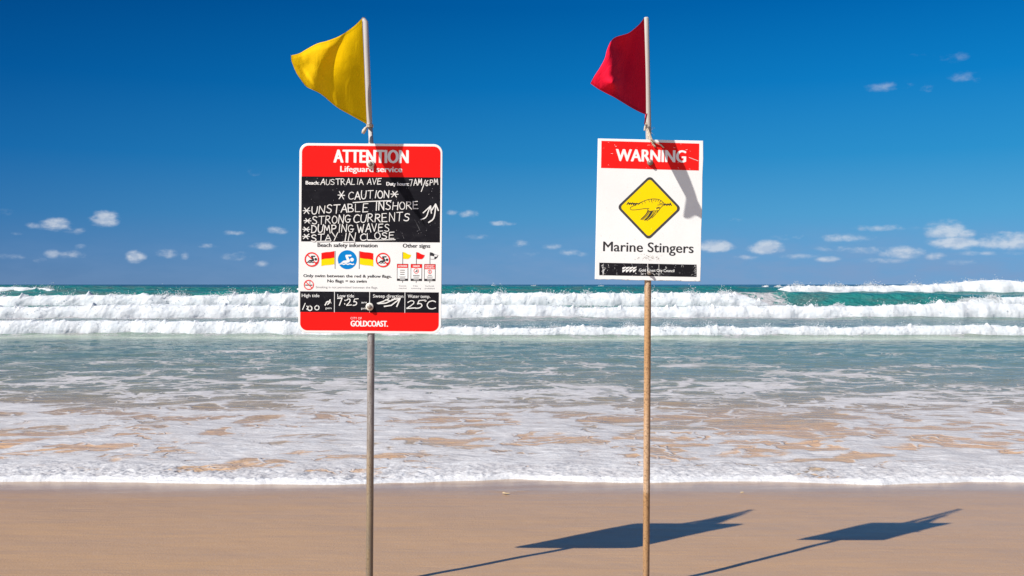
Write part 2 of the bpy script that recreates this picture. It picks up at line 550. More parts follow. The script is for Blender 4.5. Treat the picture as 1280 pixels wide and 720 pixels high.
# swash lip: a low rolled edge with bubbly lumps
lumps = billow(X * 9.0, Y * 9.0, 3, 31)
liph = 0.011 + 0.014 * np.clip(perlin(X * 1.4, X * 0 + 2.0, 41) + 0.35, 0, 1.3)
lip = liph * np.exp(-((tf - 0.055) / np.where(tf < 0.055, 0.030, 0.055)) ** 2)
Z = Z + lip + sstep(0.0, 0.08, tf) * sstep(1.3, 0.1, tf) * (0.020 * lumps - 0.006)
Z = np.where(tf < -0.005, np.minimum(Z, sand_z(Y) - 0.02 + 0 * Z), Z)
Z = Z + sstep(0.3, 0.9, tf) * sstep(4.0, 1.0, tf) * 0.024 * (billow(X * 1.6, Y * 2.2, 2, 35) - 0.35)


def hump(yc, h, wf, wb):
    d = YB - yc
    return h * np.exp(-np.abs(d / np.where(d < 0, wf, wb)) ** 2)


h3 = 0.92 + 0.12 * perlin(X * 0.05, X * 0 + 5.0, 51) - 0.30 * sstep(26, 40, X)
h4 = 1.30 + 0.22 * perlin(X * 0.02, X * 0 + 1.0, 52) - 0.30 * sstep(30, 44, X) - 0.2 * sstep(-30, -60, X) + 0.2 * sstep(-40, -75, X)
Z = Z + hump(29.8, 0.16, 0.7, 2.0) + hump(46.8, 0.28, 0.9, 4.0) + hump(72.2, 1.0, 1.5, 6.0) * h3 + hump(153.0, 1.0, 3.4, 14.0) * h4
for yc, hh, w in ((232, 0.85, 14), (330, 0.9, 20), (470, 1.0, 28), (700, 1.1, 45), (1000, 1.2, 60)):
    Z = Z + hump(yc, hh, w * 0.6, w) * (0.75 + 0.45 * perlin(X / 110.0, X * 0 + yc, 55))
# foam cover
foam = np.interp(YB, [6.50, 6.58, 7.6, 8.6, 10.0, 12.0, 14.5, 18.0, 22.0, 28.0, 30, 33, 41, 44.5, 46.5, 55, 70, 86, 146, 400],
                     [1.0, 0.67, 0.56, 0.525, 0.50, 0.465, 0.425, 0.355, 0.305, 0.24, 0.45, 0.33, 0.31, 0.40, 0.80, 0.50, 0.12, 0.25, 0.15, 0.0])
foam = foam + 0.13 * fbm(X * 0.25, Y * 0.5, 3, 61) * sstep(7.5, 9, YB) * sstep(27, 20, YB)
foam = foam - 0.06 * sstep(3, 9, X) * sstep(11, 16, YB) * sstep(27, 22, YB)
right = sstep(13, 20, X)
foam = np.where(YB > 33, foam * np.where(YB < 48, 0.55 + 0.45 * (1 - right), 1), foam)
foam = np.where((YB > 55) & (YB < 95), foam * (1 - 0.75 * right) + 0.10 * right, foam)
lace = sstep(14.0, 15.5, X) * sstep(21.5, 18.5, X) * sstep(67.5, 69, YB) * sstep(78, 73, YB)
foam = np.maximum(foam, 0.52 * lace)
# a few broken crests far out
caps = sstep(0.30, 0.62, perlin(X * 0.045, X * 0 + 3.0, 71) + 0.25 * perlin(X * 0.21, X * 0 + 5.0, 72))
foam = np.maximum(foam, caps * np.exp(-np.abs((YB - 231) / 5.0) ** 2) * 1.0)
caps = sstep(0.35, 0.60, perlin(X * 0.05, X * 0 + 9.0, 73) + 0.3 * perlin(X * 0.3, X * 0 + 5.0, 74))
foam = np.maximum(foam, caps * np.exp(-np.abs((YB - 328) / 8.0) ** 2) * 0.8)
milk = np.exp(-((YB - 28.0) / 1.0) ** 2) * 0.95 + 0.25 * sstep(29, 30, YB) * sstep(36, 31, YB)
milk = milk * (0.75 + 0.5 * perlin(X * 0.4, Y * 0.8, 77)) + 0.25 * np.exp(-((YB - 44.8) / 1.2) ** 2)
sea = structure(grid_mesh("sea_water", np.stack([X, Y, Z], -1), M_sea, {'foam': np.clip(foam, 0, 1), 'milk': np.clip(milk, 0, 1)}))

# ------------------------------------------------------------------ breakers: rolls of white water
PROF = np.array([(-0.95, -0.30), (-0.93, -0.02), (-0.92, 0.16), (-0.86, 0.34), (-0.76, 0.53), (-0.60, 0.72), (-0.40, 0.87),
                 (-0.15, 0.97), (0.15, 1.00), (0.55, 0.96), (1.1, 0.84), (1.8, 0.66), (2.7, 0.45), (3.8, 0.22), (5.2, -0.05), (6.0, -0.35)])


def breaker(name, cfun, height, env, reach, step, amp, lump, nprof, seed, back=1.0, sink=0.0, fringe=0.0, spray=9000):
    xs = np.arange(-reach, reach + step, step)
    arc = np.concatenate([[0], np.cumsum(np.hypot(*np.diff(PROF, axis=0).T))])
    s = np.linspace(0, 1, nprof) ** 1.25 * arc[-1]
    pyf = np.interp(s, arc, PROF[:, 0]); pzf = np.interp(s, arc, PROF[:, 1])
    for _ in range(3):
        pyf[1:-1] = (pyf[:-2] + 2 * pyf[1:-1] + pyf[2:]) / 4; pzf[1:-1] = (pzf[:-2] + 2 * pzf[1:-1] + pzf[2:]) / 4
    ty, tz = np.gradient(pyf), np.gradient(pzf)
    ln = np.hypot(ty, tz); ny, nz = -tz / ln, ty / ln
    XX, SS = np.meshgrid(xs, s)
    e = env(XX)
    H = height(XX) * e
    py_, pz_ = np.where(pyf > 0, pyf * back, pyf)[:, None], pzf[:, None]
    H0 = np.maximum(H, 0.02)
    d = 0.24 * (billow(XX * lump * 1.9, SS * lump * 1.5 * height(XX), 4, seed, 0.66) - 0.36) + 0.26 * fbm(XX * lump * 1.1, SS * lump * 1.1 * height(XX), 5, seed + 20, .68)
    d2 = perlin(XX * lump * 0.35, SS * lump * 0.3 * height(XX), seed + 40)
    disp = 0.62 * amp * np.minimum(1, H0 / (0.5 * height(XX))) * (d + 0.35 * d2)
    crest = np.exp(-((pyf[:, None] - 0.1) / 0.5) ** 2)
    spike = np.clip(perlin(XX * lump * 2.1, SS * 0 + 3.1, seed + 60) - 0.25, 0, 1) ** 1.5 * crest
    Yv = cfun(XX) + 0.35 * height(XX) * perlin(XX * lump * .45, XX * 0 + 1.3, seed + 70) + 0.7 * H0 + py_ * H0 + ny[:, None] * disp
    Zv = SEA + pz_ * H0 - (1 - e) * 0.45 - sink + nz[:, None] * disp + spike * amp * 1.5 * fringe
    Xv = XX + amp * 0.35 * perlin(XX * lump, SS * lump, seed + 80)
    # torn spray: fine droplets thrown off the crest and along the tumbling front
    rs = np.random.RandomState(seed)
    tall = Zv.max(0) - SEA
    ok = (e[0] > 0.35) & (np.abs(xs) < 0.56 * cfun(xs))
    gust = np.clip(perlin(xs * lump * .55, xs * 0 + 7.7, seed + 90) + 0.35, 0.06, 1.2) ** 2 * ok
    if spray > 0 and gust.sum() > 0:
        ci = rs.choice(len(xs), spray, p=gust / gust.sum())
        ri = np.clip(rs.normal(0.52, 0.16, spray) * (nprof - 1), 2, nprof - 4).astype(int)
        up = np.abs(rs.normal(0, 1, spray)) ** 1.5 * amp * 0.55 * np.sqrt(gust[ci])
        size = rs.uniform(0.20, 0.55, spray) * step
        SPRAY.append(np.stack([Xv[ri, ci] + rs.normal(0, step, spray), Yv[ri, ci] + ny[ri] * up * .6 + rs.normal(0, step, spray),
                               Zv[ri, ci] + np.abs(nz[ri]) * up + 0.2 * up, size], 1))
    return structure(grid_mesh(name, np.stack([Xv, Yv, Zv], -1), M_surf))


SPRAY = []
one = lambda x: np.ones_like(x)
breaker("breaking_wave", c1, lambda x: 0.30 + 0.13 * sstep(-2, -9, x) + 0.05 * perlin(x * 0.25, x * 0, 91) + 0.05 * perlin(x * 0.9, x * 0 + 2, 93),
        one, 26, 0.030, 0.10, 3.2, 46, 5, back=0.5, fringe=1.2)
breaker("breaking_wave", lambda x: c2(x) - 0.3, lambda x: 0.53 + 0.09 * perlin(x * 0.13, x * 0 + 3, 94) + 0.05 * perlin(x * 0.6, x * 0 + 2, 95) + 0.17 * np.exp(-((x - 21) / 2.6) ** 2),
        one, 46, 0.05, 0.15, 2.2, 44, 12, back=1.1, fringe=1.5)
breaker("breaking_wave", lambda x: c3(x) - 1.5, lambda x: 0.90 + 0.12 * perlin(x * 0.12, x * 0 + 1, 96) + 0.06 * perlin(x * 0.5, x * 0 + 2, 97),
        lambda x: sstep(20.5, 15.0, x) * (0.90 + 0.1 * sstep(-22, -18, x)), 66, 0.075, 0.26, 1.5, 46, 23, back=0.8, fringe=1.6)
# small broken piece running along the unbroken face on the right
breaker("breaking_wave", lambda x: c3(x) - 3.0, lambda x: 0.62 + 0.1 * perlin(x * 0.3, x * 0, 98),
        lambda x: sstep(29.5, 32.0, x) * sstep(44, 40.5, x) + 0.45 * sstep(21.0, 22.0, x) * sstep(24.2, 23.2, x) + sstep(49, 52, x) * sstep(62, 58, x), 66, 0.08, 0.2, 1.6, 32, 34, back=0.8)
breaker("breaking_wave", c4, lambda x: 1.48 + 0.16 * perlin(x * 0.07, x * 0 + 1, 99) + 0.10 * perlin(x * 0.35, x * 0 + 1, 96) + 0.75 * np.exp(-((x - 74) / 6.0) ** 2) + 0.3 * sstep(78, 82, x),
        lambda x: sstep(36, 44, x) * (0.90 + 0.10 * sstep(50, 66, x)) + sstep(-62, -72, x) * 0.78 + 0.62 * sstep(-40, -36, x) * sstep(-26, -31, x), 130, 0.13, 0.36, 0.9, 40, 45, back=0.9, fringe=1.0)
breaker("breaking_wave", lambda x: 226 + 2 * perlin(x * 0.02, x * 0, 3), lambda x: 1.35 + 0.3 * perlin(x * 0.09, x * 0 + 1, 101),
        lambda x: np.clip(0.75 + 0.6 * perlin(x * 0.55, x * 0 + 2, 110), 0.1, 1) * 0.85 * (sstep(-6, -4, x) * sstep(0.5, -2, x) + sstep(1, 4, x) * sstep(11, 7, x) + sstep(18, 21, x) * sstep(27, 23, x)
                   + sstep(56, 58, x) * sstep(66, 62, x) + sstep(-122, -117, x) * sstep(-95, -104, x)), 190, 0.2, 0.30, 0.8, 30, 57, back=1.0)

D_ = np.concatenate(SPRAY)
octv = np.array([(1, 0, 0), (-1, 0, 0), (0, 1, 0), (0, -1, 0), (0, 0, 1), (0, 0, -1)], float)
octf = np.array([(0, 2, 4), (2, 1, 4), (1, 3, 4), (3, 0, 4), (2, 0, 5), (1, 2, 5), (3, 1, 5), (0, 3, 5)])
V_ = (D_[:, None, :3] + octv[None] * D_[:, None, 3:4]).reshape(-1, 3)
F_ = (octf[None] + (np.arange(len(D_)) * 6)[:, None, None]).reshape(-1, 3)
me = bpy.data.meshes.new("sea_spray")
me.vertices.add(len(V_)); me.vertices.foreach_set('co', V_.reshape(-1).astype(np.float32))
me.loops.add(F_.size); me.loops.foreach_set('vertex_index', F_.reshape(-1).astype(np.int32))
me.polygons.add(len(F_)); me.polygons.foreach_set('loop_start', (np.arange(len(F_)) * 3).astype(np.int32))
me.update(calc_edges=True)
me.materials.append(M_surf)
spray_ob = bpy.data.objects.new("sea_spray", me)
COL.objects.link(spray_ob)
spray_ob['kind'] = 'stuff'
spray_ob['label'] = 'fine white spray flying off the crests of the breaking waves'
spray_ob['category'] = 'spray'

# ------------------------------------------------------------------ materials of the signs
def plain(name, col, rough=0.45, spec=0.4, wear=0.0, wearcol=(0.6, 0.58, 0.55), scr=0.0, metal=0.0):
    m, t, b, out = new_mat(name)
    pos = t.add('ShaderNodeTexCoord').outputs['Object']
    n = t.noise(pos, 5.0, 5, 0.6)
    c = t.mix(t.mapr(n, 0.3, 0.7), tuple(k * 0.94 for k in col), col)
    if wear > 0:
        w = t.noise(pos, 60.0, 4, 0.75)
        c = t.mix(t.mapr(w, 0.70 - 0.12 * wear, 0.80 - 0.10 * wear, 0, 0.85), c, wearcol)
    if scr > 0:
        a = t.add('ShaderNodeMapping'); t.put(a.inputs[0], pos); a.inputs['Rotation'].default_value = (0, R(28), 0)
        s1 = t.noise(t.scale3(a.outputs[0], (260.0, 1, 9.0)), 1.0, 3, 0.6)
        s2 = t.noise(t.scale3(pos, (14.0, 1, 180.0)), 1.0, 3, 0.6)
        gate = t.noise(pos, 11.0, 3, 0.6)
        sc = t.math('MAXIMUM', t.mapr(s1, 0.66, 0.74), t.mapr(s2, 0.70, 0.76))
        sc = t.math('MULTIPLY', sc, t.mapr(gate, 0.42, 0.62, 0, 0.8 * scr))
        sm = t.mapr(t.noise(t.scale3(pos, (1, 1, 2.2)), 16.0, 4, 0.6), 0.45, 0.75, 0, 0.015 * scr)
        c = t.mix(sm, c, (0.5, 0.5, 0.55))
        c = t.mix(sc, c, (0.45, 0.45, 0.47))
    setp(t, b, Base_Color=c, Roughness=rough, Metallic=metal)
    t.put(b.inputs['Specular IOR Level'], spec)
    return m


M_white = plain("sign_white", (0.76, 0.76, 0.74), 0.4, 0.35, 0.10, (0.5, 0.46, 0.40))
M_white_old = plain("weathered_sign_white", (0.76, 0.76, 0.745), 0.5, 0.3, 0.35, (0.60, 0.55, 0.47))
M_red = plain("sign_red", (0.80, 0.011, 0.009), 0.4, 0.08, 0.12, (0.72, 0.12, 0.10))
M_red_old = plain("worn_sign_red", (0.76, 0.013, 0.011), 0.45, 0.08, 0.55, (0.70, 0.22, 0.20))
M_black = plain("chalk_black", (0.010, 0.0095, 0.013), 0.5, 0.06, 0.25, (0.12, 0.12, 0.13), 1.0)
M_black_old = plain("scratched_black", (0.012, 0.011, 0.014), 0.5, 0.08, 0.75, (0.62, 0.61, 0.60), 2.2)
M_chalk = plain("white_marker", (0.74, 0.73, 0.70), 0.8, 0.1, 0.6, (0.40, 0.39, 0.40))
M_print = plain("white_print", (0.80, 0.79, 0.77), 0.4, 0.3, 0.2, (0.72, 0.40, 0.38))
M_dark = plain("dark_print", (0.036, 0.034, 0.038), 0.45, 0.1)
M_dark_old = plain("worn_dark_print", (0.050, 0.048, 0.052), 0.5, 0.3, 0.5, (0.6, 0.58, 0.55))
M_gray = plain("grey_print", (0.26, 0.25, 0.26), 0.45, 0.3)
M_blue = plain("sign_blue", (0.003, 0.19, 0.52), 0.4, 0.08)
M_yellow = plain("sign_yellow", (0.84, 0.60, 0.003), 0.4, 0.08)
M_yellow_old = plain("worn_sign_yellow", (0.84, 0.60, 0.003), 0.45, 0.08, 0.30, (0.80, 0.70, 0.38))
M_rope = plain("frayed_rope", (0.55, 0.47, 0.38), 0.9, 0.1, 0.8, (0.30, 0.22, 0.15))
M_dirt = plain("dried_dirt", (0.30, 0.25, 0.20), 0.9, 0.1)
M_steel = plain("bolt_steel", (0.26, 0.23, 0.20), 0.42, 0.5, 0.8, (0.16, 0.10, 0.06), metal=0.2)
M_nylon = plain("nylon_washer", (0.72, 0.68, 0.60), 0.5, 0.4, 0.3, (0.5, 0.42, 0.3))
M_pvc = plain("white_tube", (0.42, 0.395, 0.38), 0.45, 0.4, 0.35, (0.45, 0.36, 0.27))
M_pvc_old = plain("sandy_white_sleeve", (0.40, 0.365, 0.33), 0.6, 0.3, 0.6, (0.42, 0.33, 0.24))


def pole_material(name, stops, wearcol, metal, rough, spots):
    m, t, b, out = new_mat(name)
    pos = t.add('ShaderNodeNewGeometry').outputs['Position']
    x, y, z = t.sep(pos)
    n = t.noise(t.scale3(pos, (1, 1, 0.12)), 70.0, 5, 0.65)
    n2 = t.noise(pos, 150.0, 4, 0.75)
    zz = t.math('ADD', z, t.math('MULTIPLY', t.math('SUBTRACT', n2, 0.5), 0.05))
    c = t.ramp(t.math('DIVIDE', zz, 1.6), [(p / 1.6, k) for p, k in stops])
    c = t.mix(t.mapr(n, 0.35, 0.65, 0, 0.65), c, wearcol)
    c = t.mix(t.mapr(n2, 0.55 - spots, 0.66, 0, 0.85), c, (0.10, 0.05, 0.022))
    c = t.mix(1.0, c, (0.78, 0.76, 0.74), 'MULTIPLY')
    setp(t, b, Base_Color=c, Roughness=rough, Metallic=metal, Normal=t.bump(n2, 0.25, 0.002))
    return m


M_pole_grey = pole_material("galvanised_steel", [(0.0, (0.30, 0.22, 0.13)), (0.30, (0.34, 0.26, 0.17)), (0.52, (0.42, 0.33, 0.23)), (0.70, (0.46, 0.43, 0.42)), (1.2, (0.42, 0.41, 0.42))],
                            (0.22, 0.195, 0.175), 0.25, 0.42, 0.0)
M_pole_rust = pole_material("rusty_painted_steel", [(0.0, (0.34, 0.21, 0.12)), (0.395, (0.38, 0.21, 0.09)), (0.415, (0.62, 0.46, 0.33)), (0.70, (0.60, 0.40, 0.25)), (1.0, (0.50, 0.28, 0.12)), (1.2, (0.55, 0.34, 0.18)), (1.3, (0.62, 0.47, 0.34))],
                            (0.48, 0.27, 0.11), 0.0, 0.7, 0.05)


def cloth_material(name, col, trans):
    m, t, b, out = new_mat(name)
    uv = t.add('ShaderNodeUVMap').outputs[0]
    u, v, _ = t.sep(uv)
    w1 = t.math('SINE', t.math('MULTIPLY', u, 900.0)); w2 = t.math('SINE', t.math('MULTIPLY', v, 900.0))
    weave = t.math('MULTIPLY', w1, w2)
    n = t.noise(t.scale3(uv, (3, 3, 1)), 3.0, 5, 0.6)
    hem = t.math('MINIMUM', t.math('ABSOLUTE', t.math('SUBTRACT', v, 0.045)), t.math('ABSOLUTE', t.math('SUBTRACT', v, 0.955)))
    stitch = t.mapr(hem, 0.004, 0.010, 0.55, 0.0)
    c = t.mix(t.mapr(n, 0.3, 0.75, 0, 0.25), col, tuple(k * 0.72 for k in col))
    c = t.mix(stitch, c, tuple(k * 0.45 for k in col))
    cr = t.noise(t.scale3(uv, (7, 3, 1)), 1.3, 2, 0.5, 0.8)
    h = t.math('ADD', t.math('MULTIPLY', weave, 0.008), cr)
    nrm = t.bump(h, 0.35, 0.012)
    setp(t, b, Base_Color=c, Roughness=0.85, Normal=nrm)
    t.put(b.inputs['Specular IOR Level'], 0.12)
    tr = t.add('ShaderNodeBsdfTranslucent')
    t.put(tr.inputs['Color'], c); t.put(tr.inputs['Normal'], nrm)
    mx = t.add('ShaderNodeMixShader')
    mx.inputs[0].default_value = trans
    t.l.new(b.outputs[0], mx.inputs[1]); t.l.new(tr.outputs[0], mx.inputs[2])
    t.l.new(mx.outputs[0], out.inputs[0])
    return m


M_flag_yellow = cloth_material("yellow_cloth", (0.95, 0.59, 0.003), 0.48)
M_flag_red = cloth_material("red_cloth", (0.66, 0.005, 0.030), 0.04)

# ------------------------------------------------------------------ flat artwork on the boards
PX = DS / F                     # metres per photo pixel at the signs
_cache = {}


def text_geo(s, off):
    off = min(off, 0.0)
    key = (s, off)
    if key not in _cache:
        cu = bpy.data.curves.new("t", 'FONT')
        cu.body = s; cu.size = 1.0; cu.offset = off; cu.resolution_u = 4; cu.fill_mode = 'FRONT'
        ob = bpy.data.objects.new("t", cu)
        COL.objects.link(ob)
        dg = bpy.context.evaluated_depsgraph_get()
        me = bpy.data.meshes.new_from_object(ob.evaluated_get(dg))
        vs = [(v.co.x, v.co.y) for v in me.vertices]
        fs = [tuple(p.vertices) for p in me.polygons]
        bpy.data.objects.remove(ob); bpy.data.curves.remove(cu); bpy.data.meshes.remove(me)
        _cache[key] = (vs, fs)
    return _cache[key]


class Art:
    """Flat shapes in the plane of a board. Coordinates are board pixels (right, down) about its centre."""
    def __init__(self, z):
        self.mb = MB(); self.z = z; self.k = 0

    def lay(self, pts, fs, z=None):
        self.k += 1
        zz = self.z + self.k * 4e-6 if z is None else z
        self.mb.add([(p[0] * PX, -zz, -p[1] * PX) for p in pts], fs)

    def poly(self, pts):
        self.lay(pts, [tuple(range(len(pts)))])

    def rect(self, x0, y0, x1, y1):
        self.poly([(x0, y0), (x1, y0), (x1, y1), (x0, y1)])

    def disc(self, cx, cy, r, n=40):
        self.poly([(cx + r * math.cos(2 * math.pi * k / n), cy + r * math.sin(2 * math.pi * k / n)) for k in range(n)])

    def ring(self, cx, cy, r, w, n=40):
        p = []
        for k in range(n):
            c, s = math.cos(2 * math.pi * k / n), math.sin(2 * math.pi * k / n)
            p += [(cx + r * c, cy + r * s), (cx + (r - w) * c, cy + (r - w) * s)]
        self.lay(p, [(2 * k, 2 * ((k + 1) % n), 2 * ((k + 1) % n) + 1, 2 * k + 1) for k in range(n)])

    def stroke(self, pts, w, w1=None):
        pts = [Vector((p[0], p[1])) for p in pts]
        runs = [[pts[0]]]
        for i in range(1, len(pts)):
            runs[-1].append(pts[i])
            if 0 < i < len(pts) - 1:
                a = (pts[i] - pts[i - 1]); b = (pts[i + 1] - pts[i])
                if a.length > 1e-6 and b.length > 1e-6 and a.angle(b) > 1.0:
                    runs.append([pts[i]])
        for r in runs:
            if len(r) < 2: continue
            L, n = [], len(r)
            for i, p in enumerate(r):
                t = (r[min(i + 1, n - 1)] - r[max(i - 1, 0)])
                if t.length < 1e-6: t = Vector((1, 0))
                t.normalize()
                q = p + (-t * w * 0.35 if i == 0 else t * w * 0.35 if i == n - 1 else Vector((0, 0)))
                ww = w if w1 is None else w + (w1 - w) * i / (n - 1)
                nn = Vector((-t.y, t.x)) * ww / 2
                L += [tuple(q + nn), tuple(q - nn)]
            self.lay(L, [(2 * i, 2 * i + 2, 2 * i + 3, 2 * i + 1) for i in range(n - 1)])

    def text(self, s, x0, x1, base, cap, off=0.0, slope=0.0):
        """off > 0 thickens the letters with shifted copies of themselves"""
        if off > 0:
            d = off * cap * 1.25
            for ex, ey in ((-1, 0), (-.35, -.5), (.35, .5), (1, 0)):
                self.text(s, x0 + d + ex * d, x1 - d + ex * d, base + ey * d * .6, cap, 0.0, slope)
            return
        vs, fs = text_geo(s, off)
        hv, _ = text_geo("H", off)
        ch = max(v[1] for v in hv) - min(v[1] for v in hv)
        b0 = min(v[1] for v in hv)
        a, c = min(v[0] for v in vs), max(v[0] for v in vs)
        sx = (x1 - x0) / (c - a); sy = cap / ch
        self.lay([(x0 + (v[0] - a) * sx, base - (v[1] - b0) * sy + slope * (v[0] - a) * sx) for v in vs], fs)

    def build(self, name, mat, parent):
        return self.mb.build(name, mat, parent)


def rounded(x0, y0, x1, y1, r, corners=(1, 1, 1, 1), n=8):
    """tl, tr, br, bl"""
    pts = []
    for (cx, cy, a0, on) in ((x0 + r, y0 + r, 180, corners[0]), (x1 - r, y0 + r, 270, corners[1]), (x1 - r, y1 - r, 0, corners[2]), (x0 + r, y1 - r, 90, corners[3])):
        if on:
            pts += [(cx + r * math.cos(R(a0 + 90 * k / n)), cy + r * math.sin(R(a0 + 90 * k / n))) for k in range(n + 1)]
        else:
            pts.append((x0 if cx < (x0 + x1) / 2 else x1, y0 if cy < (y0 + y1) / 2 else y1))
    return pts


# hand lettering: capitals as pen strokes in a unit box (x right 0..0.7, y up 0..1); 'c' strokes are smoothed
GL = {
 'A': [[(0, 0), (.36, 1), (.68, 0)], [(.12, .34), (.58, .38)]],
 'B': [[(.02, 0), (.02, 1)], 'c', [(.0, .98), (.42, 1.0), (.5, .78), (.38, .56), (.08, .5)], 'c', [(.08, .52), (.5, .48), (.62, .25), (.48, .04), (0, .0)]],
 'C': ['c', [(.62, .86), (.42, 1.0), (.15, .88), (.0, .5), (.12, .1), (.38, .0), (.66, .14)]],
 'D': [[(.05, 0), (.05, 1)], 'c', [(0, .98), (.4, .95), (.66, .6), (.58, .2), (.3, .0), (0, .02)]],
 'E': [[(.03, 1), (0, 0)], [(.03, .98), (.55, 1.02)], [(.02, .52), (.46, .55)], [(0, .02), (.56, .04)]],
 'G': ['c', [(.62, .84), (.4, 1.0), (.12, .86), (.0, .48), (.14, .08), (.42, .0), (.62, .16), (.62, .42)], [(.36, .42), (.72, .44)]],
 'H': [[(.02, 1), (0, 0)], [(.6, 1), (.6, 0)], [(.0, .5), (.62, .54)]],
 'I': [[(.22, 1), (.12, 0)]],
 'K': [[(0, 1), (0, 0)], [(.55, 1), (0, .45), (.58, 0)]],
 'L': [[(.04, 1), (0, .02), (.52, .04)]],
 'M': [[(0, 0), (.12, 1), (.36, .35), (.62, 1), (.74, 0)]],
 'N': [[(0, 0), (.04, 1), (.58, .02), (.62, 1.03)]],
 'O': ['c', [(.34, 1.0), (.08, .84), (.0, .45), (.14, .06), (.42, .0), (.66, .3), (.62, .76), (.38, 1.0), (.24, .98)]],
 'P': [[(.02, 0), (.04, 1)], 'c', [(0, .98), (.42, 1.0), (.58, .78), (.44, .52), (.04, .46)]],
 'R': [[(.02, 0), (.04, 1)], 'c', [(0, .98), (.42, 1.0), (.54, .78), (.4, .54), (.05, .5)], [(.2, .5), (.62, 0)]],
 'S': ['c', [(.56, .88), (.34, 1.02), (.08, .9), (.06, .66), (.32, .52), (.56, .38), (.5, .08), (.24, .0), (.0, .12)]],
 'T': [[(.34, 1), (.3, 0)], [(0, .98), (.68, 1.02)]],
 'U': ['c', [(.02, 1), (.0, .4), (.1, .04), (.36, .0), (.56, .2), (.62, 1)]],
 'V': [[(0, 1), (.3, 0), (.62, 1.05)]],
 'W': [[(0, 1), (.18, 0), (.4, .7), (.58, 0), (.82, 1.04)]],
 'Y': [[(0, 1), (.3, .5)], [(.64, 1.02), (.2, -.05)]],
 '*': [[(.1, .85), (.5, .1)], [(.52, .88), (.08, .12)], [(-.02, .5), (.62, .48)]],
 '/': [[(.6, 1.1), (0, -.75)]],
 '0': ['c', [(.3, .9), (.04, .7), (.02, .3), (.26, .06), (.52, .25), (.52, .68), (.32, .92), (.2, .88)]],
 '1': [[(.4, 1), (.1, 0)]],
 '2': ['c', [(.04, .76), (.22, 1.0), (.5, .92), (.44, .55), (.0, .04)], [(.0, .03), (.62, .1)]],
 '5': [[(.2, .98), (.1, .56)], [(.2, .98), (.66, 1.04)], 'c', [(.1, .56), (.36, .62), (.5, .36), (.36, .06), (0, .0)]],
 '6': ['c', [(.5, 1.0), (.16, .7), (.02, .3), (.18, .02), (.46, .1), (.5, .36), (.26, .46), (.06, .3)]],
 '7': [[(.0, .95), (.58, 1.0), (.26, 0)]],
 ':': [[(.1, .7), (.14, .62)], [(.08, .22), (.12, .14)]],
}


def chaikin(p, n=2):
    for _ in range(n):
        q = [p[0]]
        for a, b in zip(p[:-1], p[1:]):
            q += [(a[0] * .75 + b[0] * .25, a[1] * .75 + b[1] * .25), (a[0] * .25 + b[0] * .75, a[1] * .25 + b[1] * .75)]
        p = q + [p[-1]]
    return p


rnd = random.Random(11)


def hand(art, s, x0, y0, x1, y1, h, w, h1=None):
    """letters between baseline ends (x0, y0) and (x1, y1)"""
    adv = {'I': .42, '1': .45, ':': .34, ' ': .45, 'M': .92, 'W': 1.0, '/': .5, '*': .8}
    wid = [adv.get(c, .82) for c in s]
    tot = sum(wid) - 0.12
    pos = 0
    for c, a in zip(s, wid):
        f = pos / tot
        hh = (h if h1 is None else h + (h1 - h) * f) * rnd.uniform(.92, 1.08)
        bx = x0 + (x1 - x0) * f; by = y0 + (y1 - y0) * f + rnd.uniform(-.06, .06) * h
        sx = (x1 - x0) / tot
        if c in GL:
            sm = False
            sh = rnd.uniform(-.06, .10)
            for st in GL[c]:
                if st == 'c': sm = True; continue
                p = chaikin(st) if sm else st
                sm = False
                art.stroke([(bx + (q[0] + sh * q[1] + rnd.uniform(-.012, .012)) * sx, by - (q[1] + rnd.uniform(-.015, .015)) * hh) for q in p], w * rnd.uniform(.68, 1.0))
        pos += a


def swimmer(art, cx, cy, s, lift=0):
    """front crawl swimmer over a line of water; s = half size"""
    P = lambda *q: [(cx + a * s, cy + b * s) for a, b in q]
    art.poly(P((-.62, .26), (-.30, .02), (.06, -.02), (-.12, -.50), (.10, -.56), (.40, -.02), (.34, .18), (.05, .26)))
    art.poly(P((-.12, -.50), (-.06, -.62), (.48, -.64), (.58, -.56), (.50, -.46), (.10, -.44)))
    art.disc(cx + .62 * s, cy - .10 * s, .20 * s, 20)
    art.stroke(P((-.72, .40), (-.5, .34), (-.28, .42), (-.05, .34), (.18, .42), (.42, .34), (.66, .42), (.80, .38)), .13 * s)


def put(name, parent, kids=()):
    pass


def board_mesh(name, outline, th, mat, parent):
    """outline in board pixels; front face at y = 0, back at y = th, slightly eased front edge"""
    n = len(outline)
    mb = MB()
    cx = sum(p[0] for p in outline) / n; cy = sum(p[1] for p in outline) / n
    ins = lambda p, d: (p[0] + (-d if p[0] > cx else d), p[1] + (-d if p[1] > cy else d))
    fr = [(ins(p, .3)[0] * PX, 0, -ins(p, .3)[1] * PX) for p in outline]
    ed = [(p[0] * PX, .0008, -p[1] * PX) for p in outline]
    bk = [(p[0] * PX, th, -p[1] * PX) for p in outline]
    fs = [tuple(range(n)), tuple(range(2 * n, 3 * n))[::-1]]
    for i in range(n):
        j = (i + 1) % n
        fs += [(i, j, n + j, n + i), (n + i, n + j, 2 * n + j, 2 * n + i)]
    mb.add(fr + ed + bk, fs)
    return mb.build(name, mat, parent)


